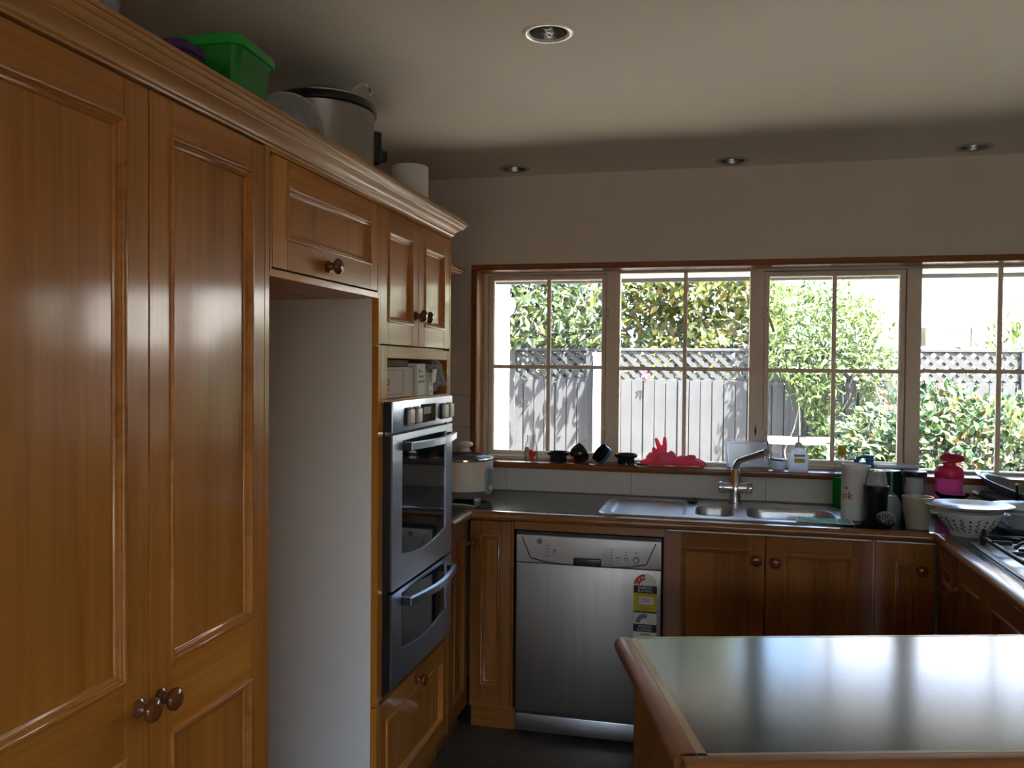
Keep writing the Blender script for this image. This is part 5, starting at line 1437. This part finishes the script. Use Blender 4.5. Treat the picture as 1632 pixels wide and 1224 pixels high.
branches(t, [([(0, 0, 0), (x * .4, y * .5, .5), (x, y, z)], .016) for x, y, z in ((-.6, -.1, 1.0), (-.3, .1, 1.35), (.05, -.1, 1.45), (.4, .1, 1.3), (.7, 0, 1.0), (.2, -.3, 1.1))])
t = thing('low_bush', 'low yellow-green bush left of the broad shrub, under the climber', 'shrub', (1.36, 7.14, GZ))
n = 1800
th = rng.uniform(0, 2 * PI, n); ph = np.arccos(rng.uniform(-1, 1, n)); rr = rng.uniform(.5, 1, n) ** .5
P_ = np.column_stack([np.sin(ph) * np.cos(th) * .30 * rr, np.sin(ph) * np.sin(th) * .26 * rr, .62 + np.cos(ph) * .52 * rr])
D_ = (P_ - np.array([0, 0, .4])) + rng.normal(size=(n, 3)) * .35
foliage(t, P_, D_, rng.uniform(.04, .075, n), LF_VINE, .34, rng, 200)
branches(t, [([(0, 0, 0), (x * .5, 0, .4), (x, 0, .9)], .009) for x in (-.2, 0, .18)])
t = thing('far_bush', 'yellow-green bush behind the right of the fence before the white house', 'shrub', (2.95, 8.75, GZ))
n = 2600
th = rng.uniform(0, 2 * PI, n); ph = np.arccos(rng.uniform(-1, 1, n)); rr = rng.uniform(.5, 1, n) ** .5
lump = np.array([noise.noise(Vector((math.sin(a) * 2, math.cos(a) * 2, c * 2))) for a, c in zip(th, ph)])
rr = rr * (1 + .35 * lump)
P_ = np.column_stack([np.sin(ph) * np.cos(th) * .62 * rr, np.sin(ph) * np.sin(th) * .45 * rr, 1.45 + np.cos(ph) * .78 * rr])
D_ = (P_ - np.array([0, 0, 1.2])) + rng.normal(size=(n, 3)) * .4
foliage(t, P_, D_, rng.uniform(.055, .10, n), LF_VINE, .42, rng, 250)
branches(t, [([(0, 0, 0), (x * .5, 0, .9), (x, 0, 1.9)], .018) for x in (-.3, 0, .3)])
t = thing('pink_blossom', 'single pink blossom showing against the lattice of the fence', 'flower', (-.585, FY - .10, 1.475))
b = MB().m(PINKT)
for k in range(5):
    a = 2 * PI * k / 5
    loft(b, [[(0, .0, 0), (.004 * math.sin(a), .004, .004 * math.cos(a))][0:1] * 4, [(.03 * math.cos(a) - .013 * math.sin(a), -.01, .03 * math.sin(a) + .013 * math.cos(a)), (.03 * math.cos(a) + .013 * math.sin(a), -.01, .03 * math.sin(a) - .013 * math.cos(a)), (.03 * math.cos(a) + .013 * math.sin(a), -.006, .03 * math.sin(a) - .013 * math.cos(a)), (.03 * math.cos(a) - .013 * math.sin(a), -.006, .03 * math.sin(a) + .013 * math.cos(a))],
             [(.048 * math.cos(a), -.016, .048 * math.sin(a))] * 4], cap0=False, cap1=False)
bmesh.ops.remove_doubles(b.bm, verts=b.bm.verts[:], dist=1e-5)
b.build('petals', t)
MB().m(LF_VINE).tube([(0, .0, 0), (.01, .02, -.04), (-.01, .045, -.07)], .004, 6).build('stem', t)

# the neighbour's house
t = thing('neighbour_house', 'white neighbouring house with dark and curtained windows beyond the fence', 'house', (3.2, 14.0, GZ))
zo = -GZ
b = MB().m(HOUSEW)
wx0, wx1 = -1.05, 7.0
rects = [(-.26, .03, 1.88 + zo, 2.21 + zo), (.17, .66, 1.86 + zo, 2.21 + zo), (2.4, 3.8, 1.1 + zo, 2.2 + zo)]
xs = sorted({wx0, wx1, *[r[0] for r in rects], *[r[1] for r in rects]})
for xa, xb in zip(xs, xs[1:]):
    h = [r for r in rects if r[0] <= xa + 1e-6 and r[1] >= xb - 1e-6]
    if h: b.box(xa, xb, 0, .2, 0, h[0][2]).box(xa, xb, 0, .2, h[0][3], 4.2)
    else: b.box(xa, xb, 0, .2, 0, 4.2)
b.box(wx0, wx0 + .2, .2, 6, 0, 4.2)
b.build('wall', t, smooth=None)
for k, r in enumerate(rects):
    w = MB().m(HOUSEW).ringframe(r[0], r[1], r[2], r[3], [(-.03, -.03), (-.03, .05), (.02, .05), (.02, -.03)]).build('window', t, smooth=None)
    MB().m(PANE).box(r[0], r[1], .02, .03, r[2], r[3]).build('pane', w, smooth=None)
    if k:
        c = MB().m(CURT); m_ = 40
        for i in range(m_):
            xa, xb = r[0] + (r[1] - r[0]) * i / m_, r[0] + (r[1] - r[0]) * (i + 1) / m_
            ya, yb = .10 + .025 * math.sin(i * 1.3), .10 + .025 * math.sin((i + 1) * 1.3)
            c.add([(xa, ya, r[2]), (xb, yb, r[2]), (xb, yb, r[3]), (xa, ya, r[3])], [(0, 1, 2, 3)])
        c.build('curtain', w)
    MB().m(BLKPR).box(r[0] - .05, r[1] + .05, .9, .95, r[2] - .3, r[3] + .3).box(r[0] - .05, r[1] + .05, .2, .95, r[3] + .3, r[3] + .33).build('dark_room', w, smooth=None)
b = MB().m(ROOFM).prism([(-.5, 4.15), (-.5, 4.25), (3.2, 5.7), (6.8, 4.25), (6.8, 4.15), (3.2, 5.58)], wx0 - .3, wx1 + .3, 'x').build('roof', t, smooth=None)
